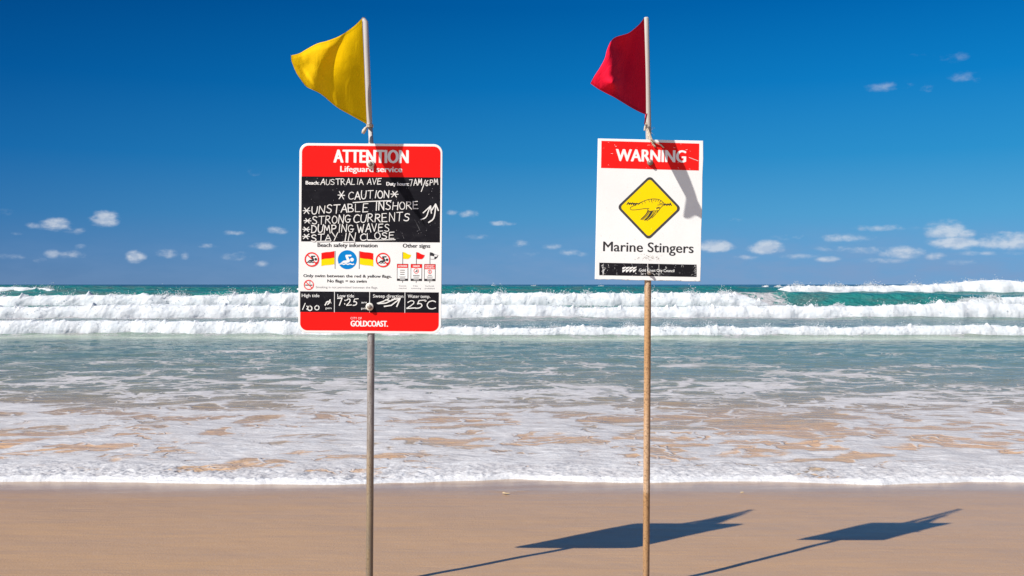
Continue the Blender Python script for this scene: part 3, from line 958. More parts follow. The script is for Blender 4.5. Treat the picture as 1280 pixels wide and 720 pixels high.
def bolt(parent, x, y, r, washer, zc=0.0):
    """domed bolt head on a washer, standing off the front face"""
    c = Vector((x * PX, 0, -y * PX))
    mb = MB()

    def lathe(prof, n=24):
        vs, fs = [], []
        for (rr, yy) in prof:
            for k in range(n):
                a = 2 * math.pi * k / n
                vs.append((c.x + rr * math.cos(a), -yy, c.z + rr * math.sin(a)))
        for i in range(len(prof) - 1):
            for k in range(n):
                k2 = (k + 1) % n
                fs.append((i * n + k, i * n + k2, (i + 1) * n + k2, (i + 1) * n + k))
        fs.append(tuple(range((len(prof) - 1) * n, len(prof) * n)))
        mb.add(vs, fs)
    rr = r * PX
    lathe([(rr, -.001), (rr, .006), (rr * .92, .0085), (rr * .62, .0085)])
    b = mb.build('bolt', washer, parent, True)
    mb = MB()
    lathe([(rr * .60, .008), (rr * .58, .0150), (rr * .44, .0185), (rr * .2, .0198)])
    mb.build('bolt_head', M_steel, b, True)
    return b


def thing(name, label, cat, loc, group=None):
    o = bpy.data.objects.new(name, None)
    COL.objects.link(o)
    o.location = loc
    o['label'] = label; o['category'] = cat
    if group: o['group'] = group
    return o


def wpt(px, py, d=DS):
    return Vector(((px - 640) / F * d, d, EYE - (py - HOR) / F * d))


def local(parent, pts):
    return [Vector(p) - parent.location for p in pts]


def interp_curve(pts, t):
    """Catmull-Rom through pts, t in 0..1 by arc length"""
    P = [Vector(p) for p in pts]
    d = [0.0]
    for a, b in zip(P[:-1], P[1:]): d.append(d[-1] + (b - a).length)
    s = t * d[-1]
    i = max(0, min(len(P) - 2, next((k for k in range(len(P) - 1) if d[k + 1] >= s), len(P) - 2)))
    u = (s - d[i]) / max(d[i + 1] - d[i], 1e-9)
    p0, p1, p2, p3 = P[max(i - 1, 0)], P[i], P[i + 1], P[min(i + 2, len(P) - 1)]
    return 0.5 * ((2 * p1) + (p2 - p0) * u + (2 * p0 - 5 * p1 + 4 * p2 - p3) * u * u + (3 * p1 - p0 - 3 * p2 + p3) * u ** 3)


def flag_mesh(name, hoist, top, bottom, fly, depth, mat, parent, nu=70, nv=60):
    """Coons patch in the picture's outline; depth(u, v) is how far each point blows towards the viewer"""
    vs, uvs, fs = [], [], []
    c00 = Vector(hoist[0]); c01 = Vector(hoist[-1]); c10 = Vector(fly[0]); c11 = Vector(fly[-1])
    for j in range(nv + 1):
        v = j / nv                                   # 0 top .. 1 bottom
        for i in range(nu + 1):
            u = i / nu                               # 0 hoist .. 1 fly
            a = (1 - v) * interp_curve(top, u) + v * interp_curve(bottom, u)
            b = (1 - u) * interp_curve(hoist, v) + u * interp_curve(fly, v)
            c = (1 - u) * (1 - v) * c00 + (1 - u) * v * c01 + u * (1 - v) * c10 + u * v * c11
            p = a + b - c
            d = DS - 0.010 - depth(u, v)
            vs.append(wpt(p.x, p.y, d) - parent.location)
            uvs.append((u, v))
    for j in range(nv):
        for i in range(nu):
            k = j * (nu + 1) + i
            fs.append((k, k + 1, k + nu + 2, k + nu + 1))
    me = bpy.data.meshes.new(name)
    me.from_pydata([tuple(v) for v in vs], [], fs)
    ul = me.uv_layers.new(name="UVMap")
    for l in me.loops:
        ul.data[l.index].uv = uvs[l.vertex_index]
    me.polygons.foreach_set('use_smooth', [True] * len(me.polygons))
    me.materials.append(mat)
    ob = bpy.data.objects.new(name, me)
    COL.objects.link(ob)
    ob.parent = parent
    return ob


GROUP = 'flag topped beach signs'
# ================================================================== the lifeguard notice
CX, CY = 462.9, 298.0
T1 = thing('warning_sign', 'black and red lifeguard notice with handwritten cautions, under a yellow flag on grey pole', 'sign', (wpt(CX, 736).x, DS + 0.020, 0.0), GROUP)
base_z = 0.0


def pole_pts(pts, back):
    return [Vector((p.x, DS + back, p.z)) for p in (wpt(*q) for q in pts)]


b1 = T1.location
mb = MB()
mb.tube(local(T1, pole_pts([(460.2, 860), (460.6, 736), (463.0, 415), (463.0, 300), (463.2, 184)], 0.020)), 0.0155, 24)
mb.build('pole', M_pole_grey, T1, True)
mb = MB()
mb.tube(local(T1, pole_pts([(463.0, 300), (463.2, 178.5), (463.1, 176.5)], 0.020)), [0.0115, 0.0115, 0.0100], 20)
mb.tube(local(T1, pole_pts([(463.15, 177.2), (462.2, 158)], 0.020)), [0.0098, 0.0098], 20)
mb.build('flag_staff', M_pvc, T1, True)
brd = board_mesh('sign_board', [(x - CX, y - CY) for x, y in rounded(373.6, 179.6, 552.3, 416.6, 11)], 0.004, M_white, T1)
brd.location = Vector((wpt(CX, CY).x, DS, wpt(CX, CY).z)) - b1
brd.rotation_euler = (0, R(0.45), 0)
L1 = 0.0006


def art(layer):
    return Art(0.0004 * layer)


q = lambda x, y: (x - CX, y - CY)                      # photo column, row -> board
A2 = lambda u, v: (370 + u / 5.762 - CX, 175 + v / 5.76 - CY)     # from enlarged upper half
A3 = lambda u, v: (370 + u / 5.762 - CX, 295 + v / 5.76 - CY)     # from enlarged lower half

a = art(1); a.poly([q(*p) for p in rounded(376.7, 182.6, 549.9, 221.2, 8.5, (1, 1, 0, 0))]); a.build('header_panel', M_red, brd)
a = art(1); a.poly([q(*p) for p in rounded(376.0, 390.6, 549.3, 413.6, 9, (0, 0, 1, 1))]); a.build('footer_panel', M_red, brd)
a = art(1); a.rect(*q(376.5, 221.2), *q(549.9, 302.4)); a.build('chalkboard', M_black, brd)
for xa, xb in ((375.7, 418.1), (419.0, 462.1), (463.0, 506.2), (507.1, 549.1)):
    a = art(1); a.rect(*q(xa, 364.8), *q(xb, 390.6)); a.build('tide_panel', M_black, brd)

a = art(2)
def tx(s, u0, u1, vb, cap, off, A=A2, art_=None, slope=0.0):
    (x0, y0), (x1, _) = A(u0, vb), A(u1, vb)
    (art_ or a).text(s, x0, x1, y0, cap / 5.76, off, slope)
tx("ATTENTION", 265, 808, 164, 91, 0.045)
tx("Lifeguard service", 315, 762, 230, 40, 0.04)
a.build('title_lettering', M_print, brd)
a = art(2)
tx("CITY OF", 398, 478, 601, 16, -0.006, A3)
tx("GOLDCOAST.", 398, 668, 651, 40, 0.05, A3)
a.build('footer_lettering', M_print, brd)
a = art(2)
tx("Beach:", 67, 166, 324, 25, 0.045)
tx("Duty hours:", 648, 812, 327, 25, 0.045)
tx("High tide", 45, 172, 443, 23, 0.008, A3)
tx("Low tide", 302, 422, 443, 23, 0.008, A3)
tx("Sweep direction", 558, 776, 443, 23, 0.008, A3)
tx("Water temp.", 808, 970, 443, 23, 0.008, A3)
tx("am", 218, 258, 488, 15, 0.008, A3); tx("pm", 218, 260, 528, 15, 0.008, A3)
tx("am", 474, 513, 485, 15, 0.008, A3); tx("pm", 474, 515, 528, 15, 0.008, A3)
a.build('panel_lettering', M_print, brd)

a = art(3)
def hw(s, u0, v0, u1, v1, h, w=7.2, A=A2, h1=None):
    hand(a, s, *A(u0, v0), *A(u1, v1), h / 5.76, w / 5.76, None if h1 is None else h1 / 5.76)
def st(pts, w=7.2, A=A2):
    a.stroke([A(*p) for p in pts], w / 5.76)
hw("AUSTRALIA AVE", 175, 324, 615, 318, 42, 6.0)
hw("7AM", 815, 330, 905, 320, 44, 6.0); st([(930, 285), (900, 368)], 6)
hw("6PM", 930, 328, 1022, 314, 40, 6.0)
hw("*", 303, 432, 355, 430, 66); hw("CAUTION", 375, 430, 672, 412, 58, 7.4, A2, 50); hw("*", 680, 415, 735, 412, 52)
st([(410, 452), (540, 442), (684, 436)], 7)
hw("*", 52, 540, 108, 536, 58); hw("UNSTABLE", 112, 536, 525, 514, 56); hw("INSHORE", 570, 506, 885, 494, 60, 7.4, A2, 50)
hw("*", 57, 604, 110, 600, 42); hw("STRONG", 118, 612, 392, 594, 58); hw("CURRENTS", 412, 596, 820, 580, 58)
hw("*", 50, 665, 105, 662, 44); hw("DUMPING", 110, 672, 415, 664, 56); hw("WAVES", 445, 664, 678, 656, 56)
hw("*", 46, 718, 100, 714, 42); hw("STAY", 112, 732, 305, 724, 50); hw("IN", 345, 730, 430, 722, 56); hw("CLOSE", 462, 722, 715, 706, 48)
st([(150, 734), (250, 730)], 6); st([(335, 735), (425, 731)], 6); st([(520, 722), (715, 716)], 6)
st(chaikin([(900, 570), (938, 556), (952, 510), (968, 472)]), 8); st([(915, 522), (968, 472), (974, 524)], 8)
st(chaikin([(955, 590), (992, 566), (1002, 510), (1004, 462)]), 9); st([(978, 500), (1004, 458), (1024, 504)], 9)
# tide, sweep and temperature boxes
hw("1:", 45, 536, 92, 536, 44, 8, A3); hw("00", 88, 542, 180, 540, 42, 9, A3)
st(chaikin([(214, 500), (228, 472), (240, 478), (250, 462)]), 9, A3); st([(232, 496), (252, 476)], 7, A3)
hw("7:25", 302, 502, 455, 500, 50, 7.5, A3)
st([(590, 484), (632, 470), (672, 450)], 8, A3); st([(596, 486), (650, 482), (704, 458)], 9, A3); st([(648, 458), (690, 466), (716, 446)], 7, A3)
st([(640, 506), (690, 498), (752, 450)], 9, A3); st([(694, 456), (754, 448), (730, 506)], 9, A3)
hw("2", 802, 524, 872, 528, 62, 8, A3); hw("5", 868, 520, 930, 516, 56, 8, A3)
st(chaikin([(930, 462), (938, 456), (942, 466), (934, 470), (930, 462)], 1), 4, A3)
hw("C", 945, 526, 1015, 522, 60, 8, A3)
a.build('handwriting', M_chalk, brd)
# smudged and scuffed marks of old chalk
a = art(2.5)
for k in range(90):
    u, v = rnd.uniform(45, 1030), rnd.uniform(275, 725)
    L_ = rnd.uniform(1.5, 7)
    an = rnd.choice((.6, .9, 2.3, 0, 1.57)) + rnd.uniform(-.3, .3)
    st([(u, v), (u + L_ * math.cos(an), v - L_ * math.sin(an))], rnd.uniform(1.0, 2.6))
a.build('chalk_specks', M_gray, brd)

# white information panel
a = art(1)
tx("Beach safety information", 155, 588, 81, 27, 0.045, A3)
tx("Other signs", 769, 968, 81, 27, 0.045, A3)
tx("Only swim between the red & yellow flags.", 55, 692, 299, 20, 0.045, A3)
tx("No flags = no swim", 228, 512, 336, 21, 0.045, A3)
a.build('information_lettering', M_dark, brd)
a = art(1)
tx("Smoking is not permitted between the flags.", 145, 592, 378, 15, 0.0, A3)
for u0, u1, s1_, w0, w1_, s2_ in ((744, 796, "Caution", 743, 798, "required"), (848, 880, "No", 832, 902, "swimming"), (934, 998, "Surfcraft", 930, 1000, "prohibited")):
    tx(s1_, u0, u1, 361, 9, 0.0, A3); tx(s2_, w0, w1_, 378, 9, 0.0, A3)
a.build('small_print', M_gray, brd)
for cu in (115, 628):
    a = art(1); a.disc(*A3(cu, 172), 41 / 5.76); sg = a.build('no_swimming_symbol', M_white, brd)
    a = art(2); swimmer(a, *A3(cu - 1, 175), 48 / 5.76); a.build('swimmer_pictogram', M_dark, brd)
    a = art(3); a.ring(*A3(cu, 172), 52 / 5.76, 8.5 / 5.76); a.stroke([A3(cu - 33, 172 - 33), A3(cu - 2, 166)], 8 / 5.76); a.stroke([A3(cu + 17, 188), A3(cu + 33, 205)], 8 / 5.76)
    a.build('prohibition_ring', M_red, brd)
a = art(1); a.disc(*A3(371, 172), 68.5 / 5.76, 56); a.build('swimming_area_symbol', M_blue, brd)
a = art(2); swimmer(a, *A3(364, 178), 66 / 5.76); a.build('swimmer_pictogram', M_print, brd)
def wavy(a, x0, x1, top, dy, sgn):
    """flag stripe between columns with a flowing edge"""
    n = 12; up = []; dn = []
    for k in range(n + 1):
        t_ = k / n
        y = top + 15 * (0.5 - 0.5 * math.cos(math.pi * t_)) + 3 * math.sin(2 * math.pi * t_)
        x = x0 + (x1 - x0) * t_
        up.append(A3(x, y)); dn.append(A3(x, y + dy))
    a.poly(up + dn[::-1])
for x0, x1, xp in ((278, 184, 283), (461, 558, 457)):
    a = art(1); wavy(a, x0, x1, 110, 49, 1); a.build('flag_pictogram_top', M_red, brd)
    a = art(1.3); wavy(a, x0, x1, 158, 46, 1); a.build('flag_pictogram_bottom', M_yellow, brd)
    a = art(1); a.rect(*A3(xp - 3, 110), *A3(xp + 3, 238)); a.build('flag_pictogram_pole', M_gray, brd)
a = art(1); a.stroke([A3(72, 357), A3(118, 357)], 7 / 5.76); a.stroke([A3(p, v) for p, v in chaikin([(100, 348), (106, 340), (98, 334), (110, 326), (120, 336)])], 3 / 5.76)
a.build('cigarette_pictogram', M_dark, brd)
a = art(2); a.ring(*A3(95, 355), 36 / 5.76, 6.0 / 5.76); a.stroke([A3(95 - 24, 355 - 24), A3(95 + 24, 355 + 24)], 6 / 5.76); a.build('prohibition_ring', M_red, brd)
# three small sign pictures
ra = art(2); da = art(1); wa = art(1.5); la = art(3); ya = art(1.5); ga = art(2.2)
for i, (u0, u1, up_) in enumerate(((729, 810, 770), (828, 910, 868), (925, 1007, 966))):
    da.rect(*A3(up_ - 2, 115), *A3(up_ + 2, 199)); da.rect(*A3(up_ - 2, 321), *A3(up_ + 2, 334))
    da.rect(*A3(u0, 199), *A3(u1, 321))
    wa.rect(*A3(u0 + 4, 228), *A3(u1 - 4, 305))
    ra.rect(*A3(u0 + 2, 202), *A3(u1 - 2, 227 if i < 2 else 236))
    if i == 0: la.text("ATTENTION", *[A3(u0 + 8, 0)[0], A3(u1 - 8, 0)[0]], A3(0, 221)[1], 13 / 5.76, .03)
    if i == 1: la.text("DANGER", *[A3(u0 + 16, 0)[0], A3(u1 - 16, 0)[0]], A3(0, 221)[1], 13 / 5.76, .03)
    if i == 2:
        la.text("SURFCRAFT", *[A3(u0 + 8, 0)[0], A3(u1 - 8, 0)[0]], A3(0, 217)[1], 10 / 5.76, .03)
        la.text("PROHIBITED", *[A3(u0 + 8, 0)[0], A3(u1 - 8, 0)[0]], A3(0, 231)[1], 10 / 5.76, .03)
        ra.ring(*A3(966, 254), 15 / 5.76, 4 / 5.76); ga.stroke([A3(966, 246), A3(966, 262)], 5 / 5.76); ga.rect(*A3(952, 277), *A3(980, 281))
    if i == 0:
        for v in (242, 257, 272): ga.rect(*A3(750 + (v % 5), v), *A3(790 - (v % 7), v + 4))
    if i == 1:
        ra.ring(*A3(868, 249), 19 / 5.76, 4 / 5.76); swimmer(ga, *A3(868, 250), 15 / 5.76); ga.rect(*A3(845, 279), *A3(892, 283))
    ga.rect(*A3(u0 + 18, 290), *A3(u1 - 18, 292)); ga.rect(*A3(u0 + 22, 297), *A3(u1 - 22, 299))
    la.rect(*A3(u0 + 22, 311), *A3(u1 - 22, 315))
    fl = [(up_ + 3, 113), (up_ + 20, 118), (up_ + 32, 126), (up_ + 46, 131), (up_ + 60, 134), (up_ + 54, 150), (up_ + 40, 163), (up_ + 22, 163), (up_ + 3, 162)]
    if i == 0: ya.poly([A3(*p) for p in fl])
    elif i == 1: ra.poly([A3(*p) for p in fl])
    else:
        da.poly([A3(*p) for p in ((969, 113), (985, 118), (998, 126), (996, 143), (984, 140), (969, 138))])
        da.poly([A3(*p) for p in ((998, 145), (1012, 146), (1026, 134), (1020, 150), (1006, 163), (997, 163))])
        da.stroke([A3(969, 162), A3(985, 164), A3(1000, 162)], 2 / 5.76); da.stroke([A3(998, 127), A3(1010, 132), A3(1026, 134)], 2 / 5.76)
da.build('small_sign_pictogram', M_dark, brd); wa.build('small_sign_face', M_print, brd); ra.build('small_sign_header', M_red, brd)
la.build('small_sign_lettering', M_print, brd); ya.build('small_flag_pictogram', M_yellow, brd); ga.build('small_sign_print', M_dark, brd)

o = bolt(T1, 0, 0, 4.9, M_nylon); o.location = Vector((wpt(463.3, 205.3).x, DS, wpt(463.3, 205.3).z)) - b1
o = bolt(T1, 0, 0, 4.9, M_nylon); o.location = Vector((wpt(462.2, 383.4).x, DS, wpt(462.2, 383.4).z)) - b1

# flag with its white sleeve
yel_hoist = [(452.8, 23), (454.5, 60), (456.2, 100), (458.8, 155.5)]
yel_top = [(452.8, 23), (445, 31), (436, 38), (424, 45.5), (410, 51), (396, 55), (383, 62), (374, 67), (364, 69.5)]
yel_bot = [(458.8, 155.5), (440, 145), (421, 134), (403, 119), (392, 113), (383, 108.5), (377, 101)]
yel_fly = [(364, 69.5), (364.5, 76), (367, 83), (371, 92), (377, 101)]


def pl(pts, t):
    return float(np.interp(t, [p[0] for p in pts], [p[1] for p in pts]))


def smooth_pl(pts, t, w=.07):
    return sum(pl(pts, min(1, max(0, t + k * w / 2))) for k in (-2, -1, 0, 1, 2)) / 5


def sig(x):
    return 1 / (1 + math.exp(-max(-30, min(30, x))))


def coons_depth(u, v, top, bottom, fly):
    tp, bt, fl = smooth_pl(top, u), smooth_pl(bottom, u), smooth_pl(fly, v)
    return (1 - v) * tp + v * bt + u * fl - u * (1 - v) * top[-1][1] - u * v * bottom[-1][1]


Y_TOP = [(0, 0), (.25, .10), (.64, .215), (.90, .255), (1, .31)]
Y_BOT = [(0, 0), (.43, .115), (.64, .180), (.92, .25), (1, .275)]
Y_FLY = [(0, .31), (.4, .285), (1, .275)]


def dep_y(u, v):
    s = coons_depth(u, v, Y_TOP, Y_BOT, Y_FLY)
    ub = .24 + .46 * v + .06 * math.sin(4 * v)                       # the crease that runs down across the cloth
    s += 0.12 * math.sin(math.pi * (.12 + .80 * v)) ** .7 * (sig((u - ub) / .06) - u) * min(1, 6 * v + .25)
    s += 0.13 * (v - .5) * sig((u - .55) / .08)
    s += 0.016 * math.sin(math.pi * v) * math.exp(-((u - .80) / .10) ** 2) * math.sin(7 * v + 2 * u)
    s -= 0.014 * math.exp(-((u - .88 + .25 * (v - .5)) / .045) ** 2) * math.exp(-((v - .6) / .3) ** 2)
    s += 0.006 * math.sin(14 * u + 4 * v) * math.sin(math.pi * u)
    return s


flag_mesh('flag', yel_hoist, yel_top, yel_bot, yel_fly, dep_y, M_flag_yellow, T1)
mb = MB()
mb.tube(local(T1, pole_pts([(453.9, 21.5), (454.6, 24), (456.6, 27), (458.0, 60), (459.6, 100), (461.6, 155), (461.8, 157.5)], 0.010)), [0.006, 0.009, 0.0115, 0.0118, 0.0118, 0.0118, 0.0105], 20)
mb.build('flag_sleeve', M_pvc, T1, True)
mb = MB()
for k in range(3):
    zc = wpt(462, 155.6 + k * 1.3)
    mb.tube(local(T1, [Vector((zc.x + 0.0128 * math.cos(w), DS + 0.010 + 0.0128 * math.sin(w), zc.z + 0.0012 * math.sin(w * 2 + k))) for w in [2 * math.pi * i / 20 for i in range(21)]]), 0.0022, 8)
mb.tube(local(T1, [wpt(459.5, 158.5, DS - .006), wpt(457.2, 160.5, DS - .012), wpt(455.2, 163.5, DS - .014), wpt(453.6, 167, DS - .012)]), [0.0035, 0.0065, 0.0085, 0.0060], 10)
mb.build('tie_cord', M_rope, T1, True)

# ================================================================== the stinger warning
C2X, C2Y, ROT = 811.4, 262.5, 1.25
T2 = thing('warning_sign', 'white marine stinger warning with yellow diamond, under a red flag on rusty tan pole', 'sign', (wpt(808.5, 736).x, DS + 0.020, 0.0), GROUP)
b2 = T2.location
mb = MB()
mb.tube(local(T2, pole_pts([(808.3, 860), (808.5, 736), (810.6, 350), (811.0, 300), (811.6, 179)], 0.020)), 0.0142, 24)
mb.build('pole', M_pole_rust, T2, True)
mb = MB()
mb.tube(local(T2, pole_pts([(811.4, 300), (811.6, 177), (808.4, 22.5), (808.3, 20.5)], 0.020)), [0.0120, 0.0120, 0.0112, 0.0085], 20)
mb.build('flag_staff', M_pvc_old, T2, True)
hw2, hh2 = 65.9, 87.9
edge = [(-hw2, -hh2), (hw2 - .4, -hh2)] + [(hw2 + .3 * math.sin(k * 2.1), -hh2 + 2 * hh2 * k / 8) for k in range(1, 8)] + [(hw2, hh2)]
edge += [(hw2 - 2 * hw2 * k / 24, hh2 + rnd.uniform(-.45, .35)) for k in range(1, 24)] + [(-hw2, hh2)]
brd2 = board_mesh('sign_board', edge, 0.005, M_white_old, T2)
brd2.location = Vector((wpt(C2X, C2Y).x, DS, wpt(C2X, C2Y).z)) - b2
brd2.rotation_euler = (0, R(ROT), 0)
cr_, sr_ = math.cos(R(-ROT)), math.sin(R(-ROT))


def B(u, v):
    x, y = (u - 282) / 3.69, (v - 360) / 3.692
    return (x * cr_ - y * sr_, x * sr_ + y * cr_)


def Bt(art_, s, u0, u1, v, cap, off):
    """text whose middle of the baseline is (u, v)"""
    x, y = B((u0 + u1) / 2, v)
    w = (u1 - u0) / 3.69 / 2
    art_.text(s, x - w, x + w, y, cap / 3.692, off)


a = art(1); a.poly([B(62, 41), B(513, 54), B(511, 178), B(60, 166)]); a.build('header_panel', M_red_old, brd2)
a = art(2); Bt(a, "WARNING", 127, 452, 137, 54, 0.04); a.build('title_lettering', M_print, brd2)
dc = B(282, 350)
def diamond(half, r):
    p = rounded(-half, -half, half, half, r, n=6)
    c = math.sqrt(.5)
    return [(dc[0] + (x - y) * c, dc[1] + (x + y) * c) for x, y in p]
a = art(1); a.poly(diamond(28.6, 5.2)); a.build('diamond_border', M_dark_old, brd2)
a = art(2); a.poly(diamond(25.7, 3.6)); a.build('diamond_panel', M_yellow_old, brd2)
D4 = lambda u, v: (B((765 + u / 8.474 - 735) * 3.69, (215 + v / 8.474 - 165) * 3.692))
a = art(3)
def sj(pts, w=4.5, sm=True):
    a.stroke([D4(*p) for p in (chaikin(pts) if sm else pts)], w / 8.474)
sj([(158, 345), (172, 322), (182, 345), (194, 328), (204, 345), (218, 326), (228, 348), (240, 332), (250, 350), (262, 330), (276, 342), (298, 326)], 9, False)
sj([(175, 330), (290, 336)], 7, False)
sj([(298, 326), (330, 310), (360, 298), (400, 288), (440, 284), (490, 288), (520, 302), (548, 330)], 5)
sj([(250, 352), (215, 362), (190, 380), (195, 400), (230, 403), (290, 396), (350, 386), (392, 388)], 5)
for x0, y0, x1, y1 in ((312, 316, 322, 342), (340, 304, 352, 330), (386, 292, 396, 318), (414, 287, 418, 312), (440, 285, 438, 306), (462, 286, 458, 312), (488, 289, 482, 310), (512, 300, 498, 322), (535, 318, 500, 338), (548, 340, 480, 350), (470, 380, 505, 372)):
    sj([(x0, y0), (x0 + 6, (y0 + y1) / 2), (x1, y1)], 4.5)
sj([(420, 290), (424, 330)], 3, False)
sj([(548, 330), (556, 352), (568, 338), (580, 356), (592, 336), (604, 354), (616, 330), (628, 356)], 9, False)
sj([(548, 344), (615, 344)], 8, False)
sj([(545, 350), (520, 372), (505, 388), (500, 405), (470, 412), (430, 410), (395, 418), (372, 408), (380, 392)], 5)
for x0, y0, x1, y1, w in ((385, 408, 305, 503, 9), (398, 412, 322, 506, 6), (410, 416, 340, 512, 6), (428, 418, 356, 510, 10), (445, 420, 372, 516, 5), (462, 416, 392, 502, 5), (480, 412, 420, 490, 4), (372, 420, 330, 480, 7), (415, 420, 380, 470, 9)):
    sj([(x0, y0), ((x0 + x1) / 2 + 14, (y0 + y1) / 2 - 4), (x1, y1)], w)
sj([(470, 390), (490, 380), (505, 384)], 6); sj([(490, 410), (480, 430)], 4)
a.build('stinger_pictogram', M_dark, brd2)
a = art(1); Bt(a, "Marine Stingers", 69, 487, 554, 44, 0.022); a.build('stinger_lettering', M_dark, brd2)
a = art(1); a.poly([B(52, 603), B(501, 612), B(501, 669), B(52, 661)]); a.build('footer_panel', M_black_old, brd2)
E = lambda u, v: B((745 + u / 9.481 - 735) * 3.69, (325 + v / 9.481 - 165) * 3.692)
a = art(2)
for k in range(4):
    ox = 312 + k * 42
    a.poly([E(ox, 90), E(ox + 14, 84), E(ox + 30, 84), E(ox + 42, 76), E(ox + 42, 86), E(ox + 30, 100), E(ox + 18, 104), E(ox + 10, 112), E(ox + 1, 112)])
    a.poly([E(ox, 122), E(ox + 14, 116), E(ox + 30, 112), E(ox + 42, 102), E(ox + 41, 116), E(ox + 30, 132), E(ox + 18, 138), E(ox + 10, 146), E(ox + 1, 146)])
(x0, y0), (x1, y1) = E(510, 132), E(928, 132)
a.text("Gold Coast City Council", x0, x1, y0 + .3, 32 / 9.48, 0.016)
(x0, y0), (x1, y1) = E(500, 170), E(790, 174)
for k in range(26):
    u = rnd.uniform(450, 800); v = rnd.uniform(150, 176)
    p0 = E(u, v); a.stroke([p0, (p0[0] + rnd.uniform(.2, 1.2), p0[1] + rnd.uniform(-.2, .2))], rnd.uniform(.2, .6))
a.build('footer_lettering', M_print, brd2)
# scratches through the black bar and scuffs on the face
a = art(2.6)
for k in range(36):
    u, v = rnd.uniform(45, 1180), rnd.uniform(48, 182); an = rnd.gauss(1.2, .5); L_ = rnd.uniform(6, 34)
    v1_ = min(max(v + L_ * math.sin(an), 46), 186)
    a.stroke([E(u, v), E(u + L_ * math.cos(an), v1_)], rnd.uniform(.10, .26))
for k in range(60):
    u = 84 + rnd.gauss(0, 7); v = rnd.uniform(46, 182); a.stroke([E(u, v), E(u + rnd.uniform(-6, 6), min(v + rnd.uniform(2, 10), 186))], rnd.uniform(.2, .5))
for k in range(30):
    u = 1180 + rnd.gauss(0, 6); v = rnd.uniform(62, 190); a.stroke([E(u, v), E(u + rnd.uniform(-8, 3), v + rnd.uniform(-2, 2))], rnd.uniform(.15, .4))
a.stroke([E(612, 40), E(614, 130)], .7); a.stroke([E(745, 50), E(745, 190)], .4)
for k in range(22):
    u, v = rnd.uniform(70, 505), rnd.uniform(45, 172); p0 = B(u, v); an = rnd.uniform(-.4, .9)
    a.stroke([p0, (p0[0] + rnd.uniform(.5, 2.5) * math.cos(an), p0[1] + rnd.uniform(.5, 2.5) * math.sin(an))], rnd.uniform(.12, .35))
a.stroke([B(466, 118), B(508, 134)], .45)
a.build('scratches', M_print, brd2)
a = art(2.8)
for k in range(55):
    u, v = 282 + rnd.gauss(0, 26), 582 + rnd.gauss(0, 9); p0 = B(u, v)
    a.stroke([p0, (p0[0] + rnd.uniform(-1.6, 1.6), p0[1] + rnd.uniform(-.4, .5))], rnd.uniform(.12, .5))
for k in range(40):
    u = rnd.choice((rnd.gauss(180, 12), rnd.gauss(360, 40), rnd.uniform(40, 515))); v = 684 + (u - 282) * .016 + rnd.uniform(-1, 2.2); p0 = B(u, v)
    a.stroke([p0, (p0[0] + rnd.uniform(.4, 2), p0[1])], rnd.uniform(.2, .5))
for k in range(40):
    u, v = rnd.uniform(45, 515), rnd.uniform(185, 600); p0 = B(u, v)
    a.stroke([p0, (p0[0] + rnd.uniform(.1, .5), p0[1] + rnd.uniform(-.2, .2))], rnd.uniform(.1, .3))
a.build('dirt_marks', M_dirt, brd2)
o = bolt(T2, 0, 0, 3.7, M_steel); p = wpt(812.3, 203.2); o.location = Vector((p.x, DS, p.z)) - b2
o = bolt(T2, 0, 0, 2.9, M_steel); p = wpt(811.6, 341.0); o.location = Vector((p.x, DS, p.z)) - b2

red_hoist = [(805.0, 22.5), (806.2, 60), (807.2, 100), (807.6, 143.5)]
red_top = [(805, 22.5), (800, 29.5), (793, 36), (785.5, 41.5), (778, 44), (771, 46), (766, 49), (762, 54)]
red_bot = [(807.6, 143.5), (799, 140), (788.5, 134.5), (777, 127.5), (767, 121.5), (758, 117), (748, 111.5), (738, 104.5)]
red_fly = [(762, 54), (758.5, 63), (755.5, 74), (749, 86), (743, 95), (738, 104.5)]


R_TOP = [(0, 0), (.3, .06), (.7, .155), (1, .200)]
R_BOT = [(0, 0), (.30, .145), (.58, .25), (1, .305)]
R_FLY = [(0, .200), (.40, .258), (.65, .285), (1, .300)]


def dep_r(u, v):
    s = coons_depth(u, v, R_TOP, R_BOT, R_FLY)
    ub = .86 - .42 * v                                                # beyond this crease the fly turns to the sun
    s += 0.18 * math.sin(math.pi * (.05 + .9 * v)) ** .8 * (sig((u - ub) / .05) - sig((1 - ub) / .05) * u)
    s += 0.034 * math.exp(-((u - .64) / .09) ** 2) * math.exp(-((v - .78) / .07) ** 2)
    s -= 0.012 * math.exp(-((u - .50) / .10) ** 2) * math.exp(-((v - .90) / .06) ** 2)
    s += 0.010 * math.exp(-((u - .75) / .14) ** 2) * math.exp(-((v - .12) / .10) ** 2)
    s += 0.004 * math.sin(16 * u - 6 * v) * math.sin(math.pi * u)
    return s


flag_mesh('flag', red_hoist, red_top, red_bot, red_fly, dep_r, M_flag_red, T2)
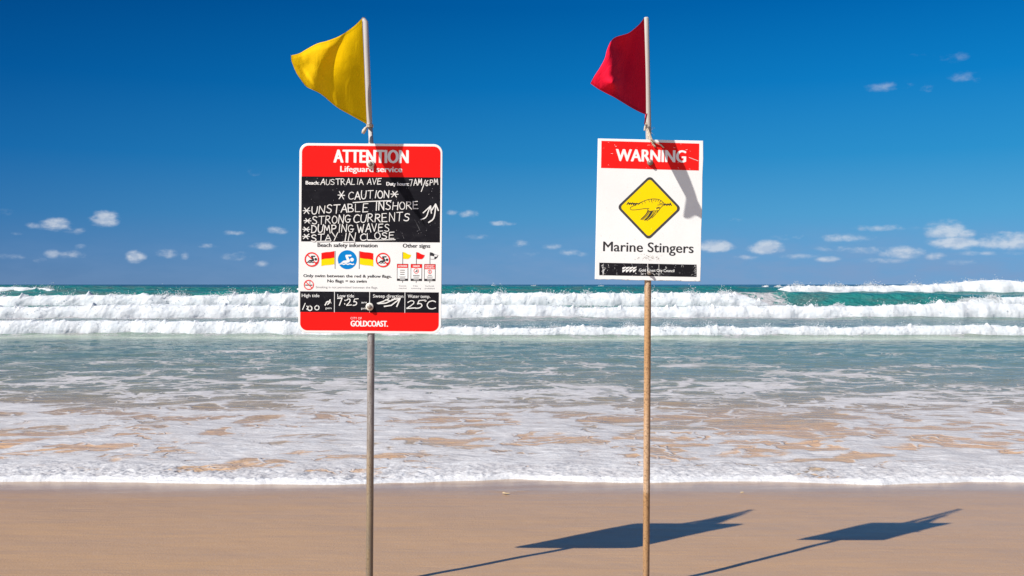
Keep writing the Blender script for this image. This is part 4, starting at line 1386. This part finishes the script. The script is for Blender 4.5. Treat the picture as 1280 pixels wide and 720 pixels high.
# the torn hem hanging below the flag, and the frayed tie
mb = MB()
n = 10
vs, fs = [], []
for i in range(n + 1):
    t_ = i / n
    for j in range(4):
        p = wpt(806.6 - 1.6 * t_ + j * .95 * (1 - .45 * t_), 142 + 13.5 * t_, DS - .012 - .014 * math.sin(3 * t_) - .006 * math.sin(j * 1.7 + 2 * t_))
        vs.append(p - b2)
for i in range(n):
    for j in range(3):
        k = i * 4 + j; fs.append((k, k + 1, k + 5, k + 4))
mb.add(vs, fs)
hem = mb.build('torn_hem', plain("faded_red_cloth", (0.62, 0.06, 0.08), 0.9, 0.1), T2, True)
mb = MB()
def rope(pts, r):
    """two twisted strands along a path of (col, row, forward)"""
    path = [(x, y, d) for x, y, d in pts]
    P = [interp_curve(path, i / 28) for i in range(29)]
    for ph in (0, math.pi):
        q_ = []
        for i, p in enumerate(P):
            c = wpt(p.x, p.y, DS - p.z)
            q_.append(c + Vector((math.cos(i * .9 + ph), math.sin(i * .9 + ph), .3 * math.sin(i * .9 + ph))) * r * .8)
        mb.tube(local(T2, q_), r, 8)
rope([(807.5, 153, .004), (808.2, 158, .006), (809.6, 164, .007), (811.5, 170, .010), (813.5, 174.5, .012), (816.0, 179.5, .007), (818.6, 183.5, .005)], 0.0030)
rope([(809.5, 160, .012), (812.5, 168.5, .013), (815.5, 175, .012), (820, 178.5, .008), (825.5, 181, .005), (829.4, 184.5, .005)], 0.0020)
rope([(807.6, 155, .006), (806.2, 159, .010), (805.6, 163, .010)], 0.0022)
for k in range(14):
    x0_, y0_ = rnd.uniform(808, 818), rnd.uniform(158, 182)
    mb.tube(local(T2, [wpt(x0_, y0_, DS - .008), wpt(x0_ + rnd.uniform(-3, 3), y0_ + rnd.uniform(-1, 4), DS - .014)]), 0.0006, 5)
mb.build('tie_cord', M_rope, T2, True)

# ================================================================== broken shells in the backwash
M_shell = plain("pale_shell", (0.62, 0.46, 0.26), 0.5, 0.4, 0.4, (0.7, 0.62, 0.5))


def shell(label, px, py, w, turn):
    """half-buried ribbed shell fragment"""
    y = F * EYE / (py - HOR)
    o_mb = MB()
    vs, fs = [], []
    nr_, na = 10, 25
    for i in range(nr_ + 1):
        r = i / nr_
        for k in range(na):
            a_ = math.pi * (0.06 + 0.88 * k / (na - 1))
            rr = r * (1 + 0.05 * math.cos(k * math.pi)) * (1 - 0.12 * abs(math.cos(a_)))
            h_ = 0.30 * math.sin(math.pi * min(1, r * .62 + .06)) * (1 + .05 * math.cos(k * math.pi) * r) - 0.10 * r
            vs.append((rr * math.cos(a_) * w / 2, rr * math.sin(a_) * w * .45, h_ * w * .55))
    for i in range(nr_):
        for k in range(na - 1):
            p_ = i * na + k
            fs.append((p_, p_ + 1, p_ + na + 1, p_ + na))
    n0 = len(vs)
    vs += [(v[0], v[1], v[2] - .0025) for v in vs]
    fs += [tuple(n0 + i for i in f)[::-1] for f in fs]
    o_mb.add(vs, fs)
    ob = o_mb.build('shell_fragment', M_shell, None, True)
    ob.location = ((px - 640) / F * y, y, float(sand_z(y)) + 0.001)
    ob.rotation_euler = (R(4), R(-3), turn)
    ob['label'] = label; ob['category'] = 'shell'
    return ob


shell('pale broken shell half buried in wet sand midway between the two sign poles', 633, 617, 0.055, 2.6)
shell('small pale shell chip on the wet sand right of the rusty pole', 929, 616, 0.035, 0.7)
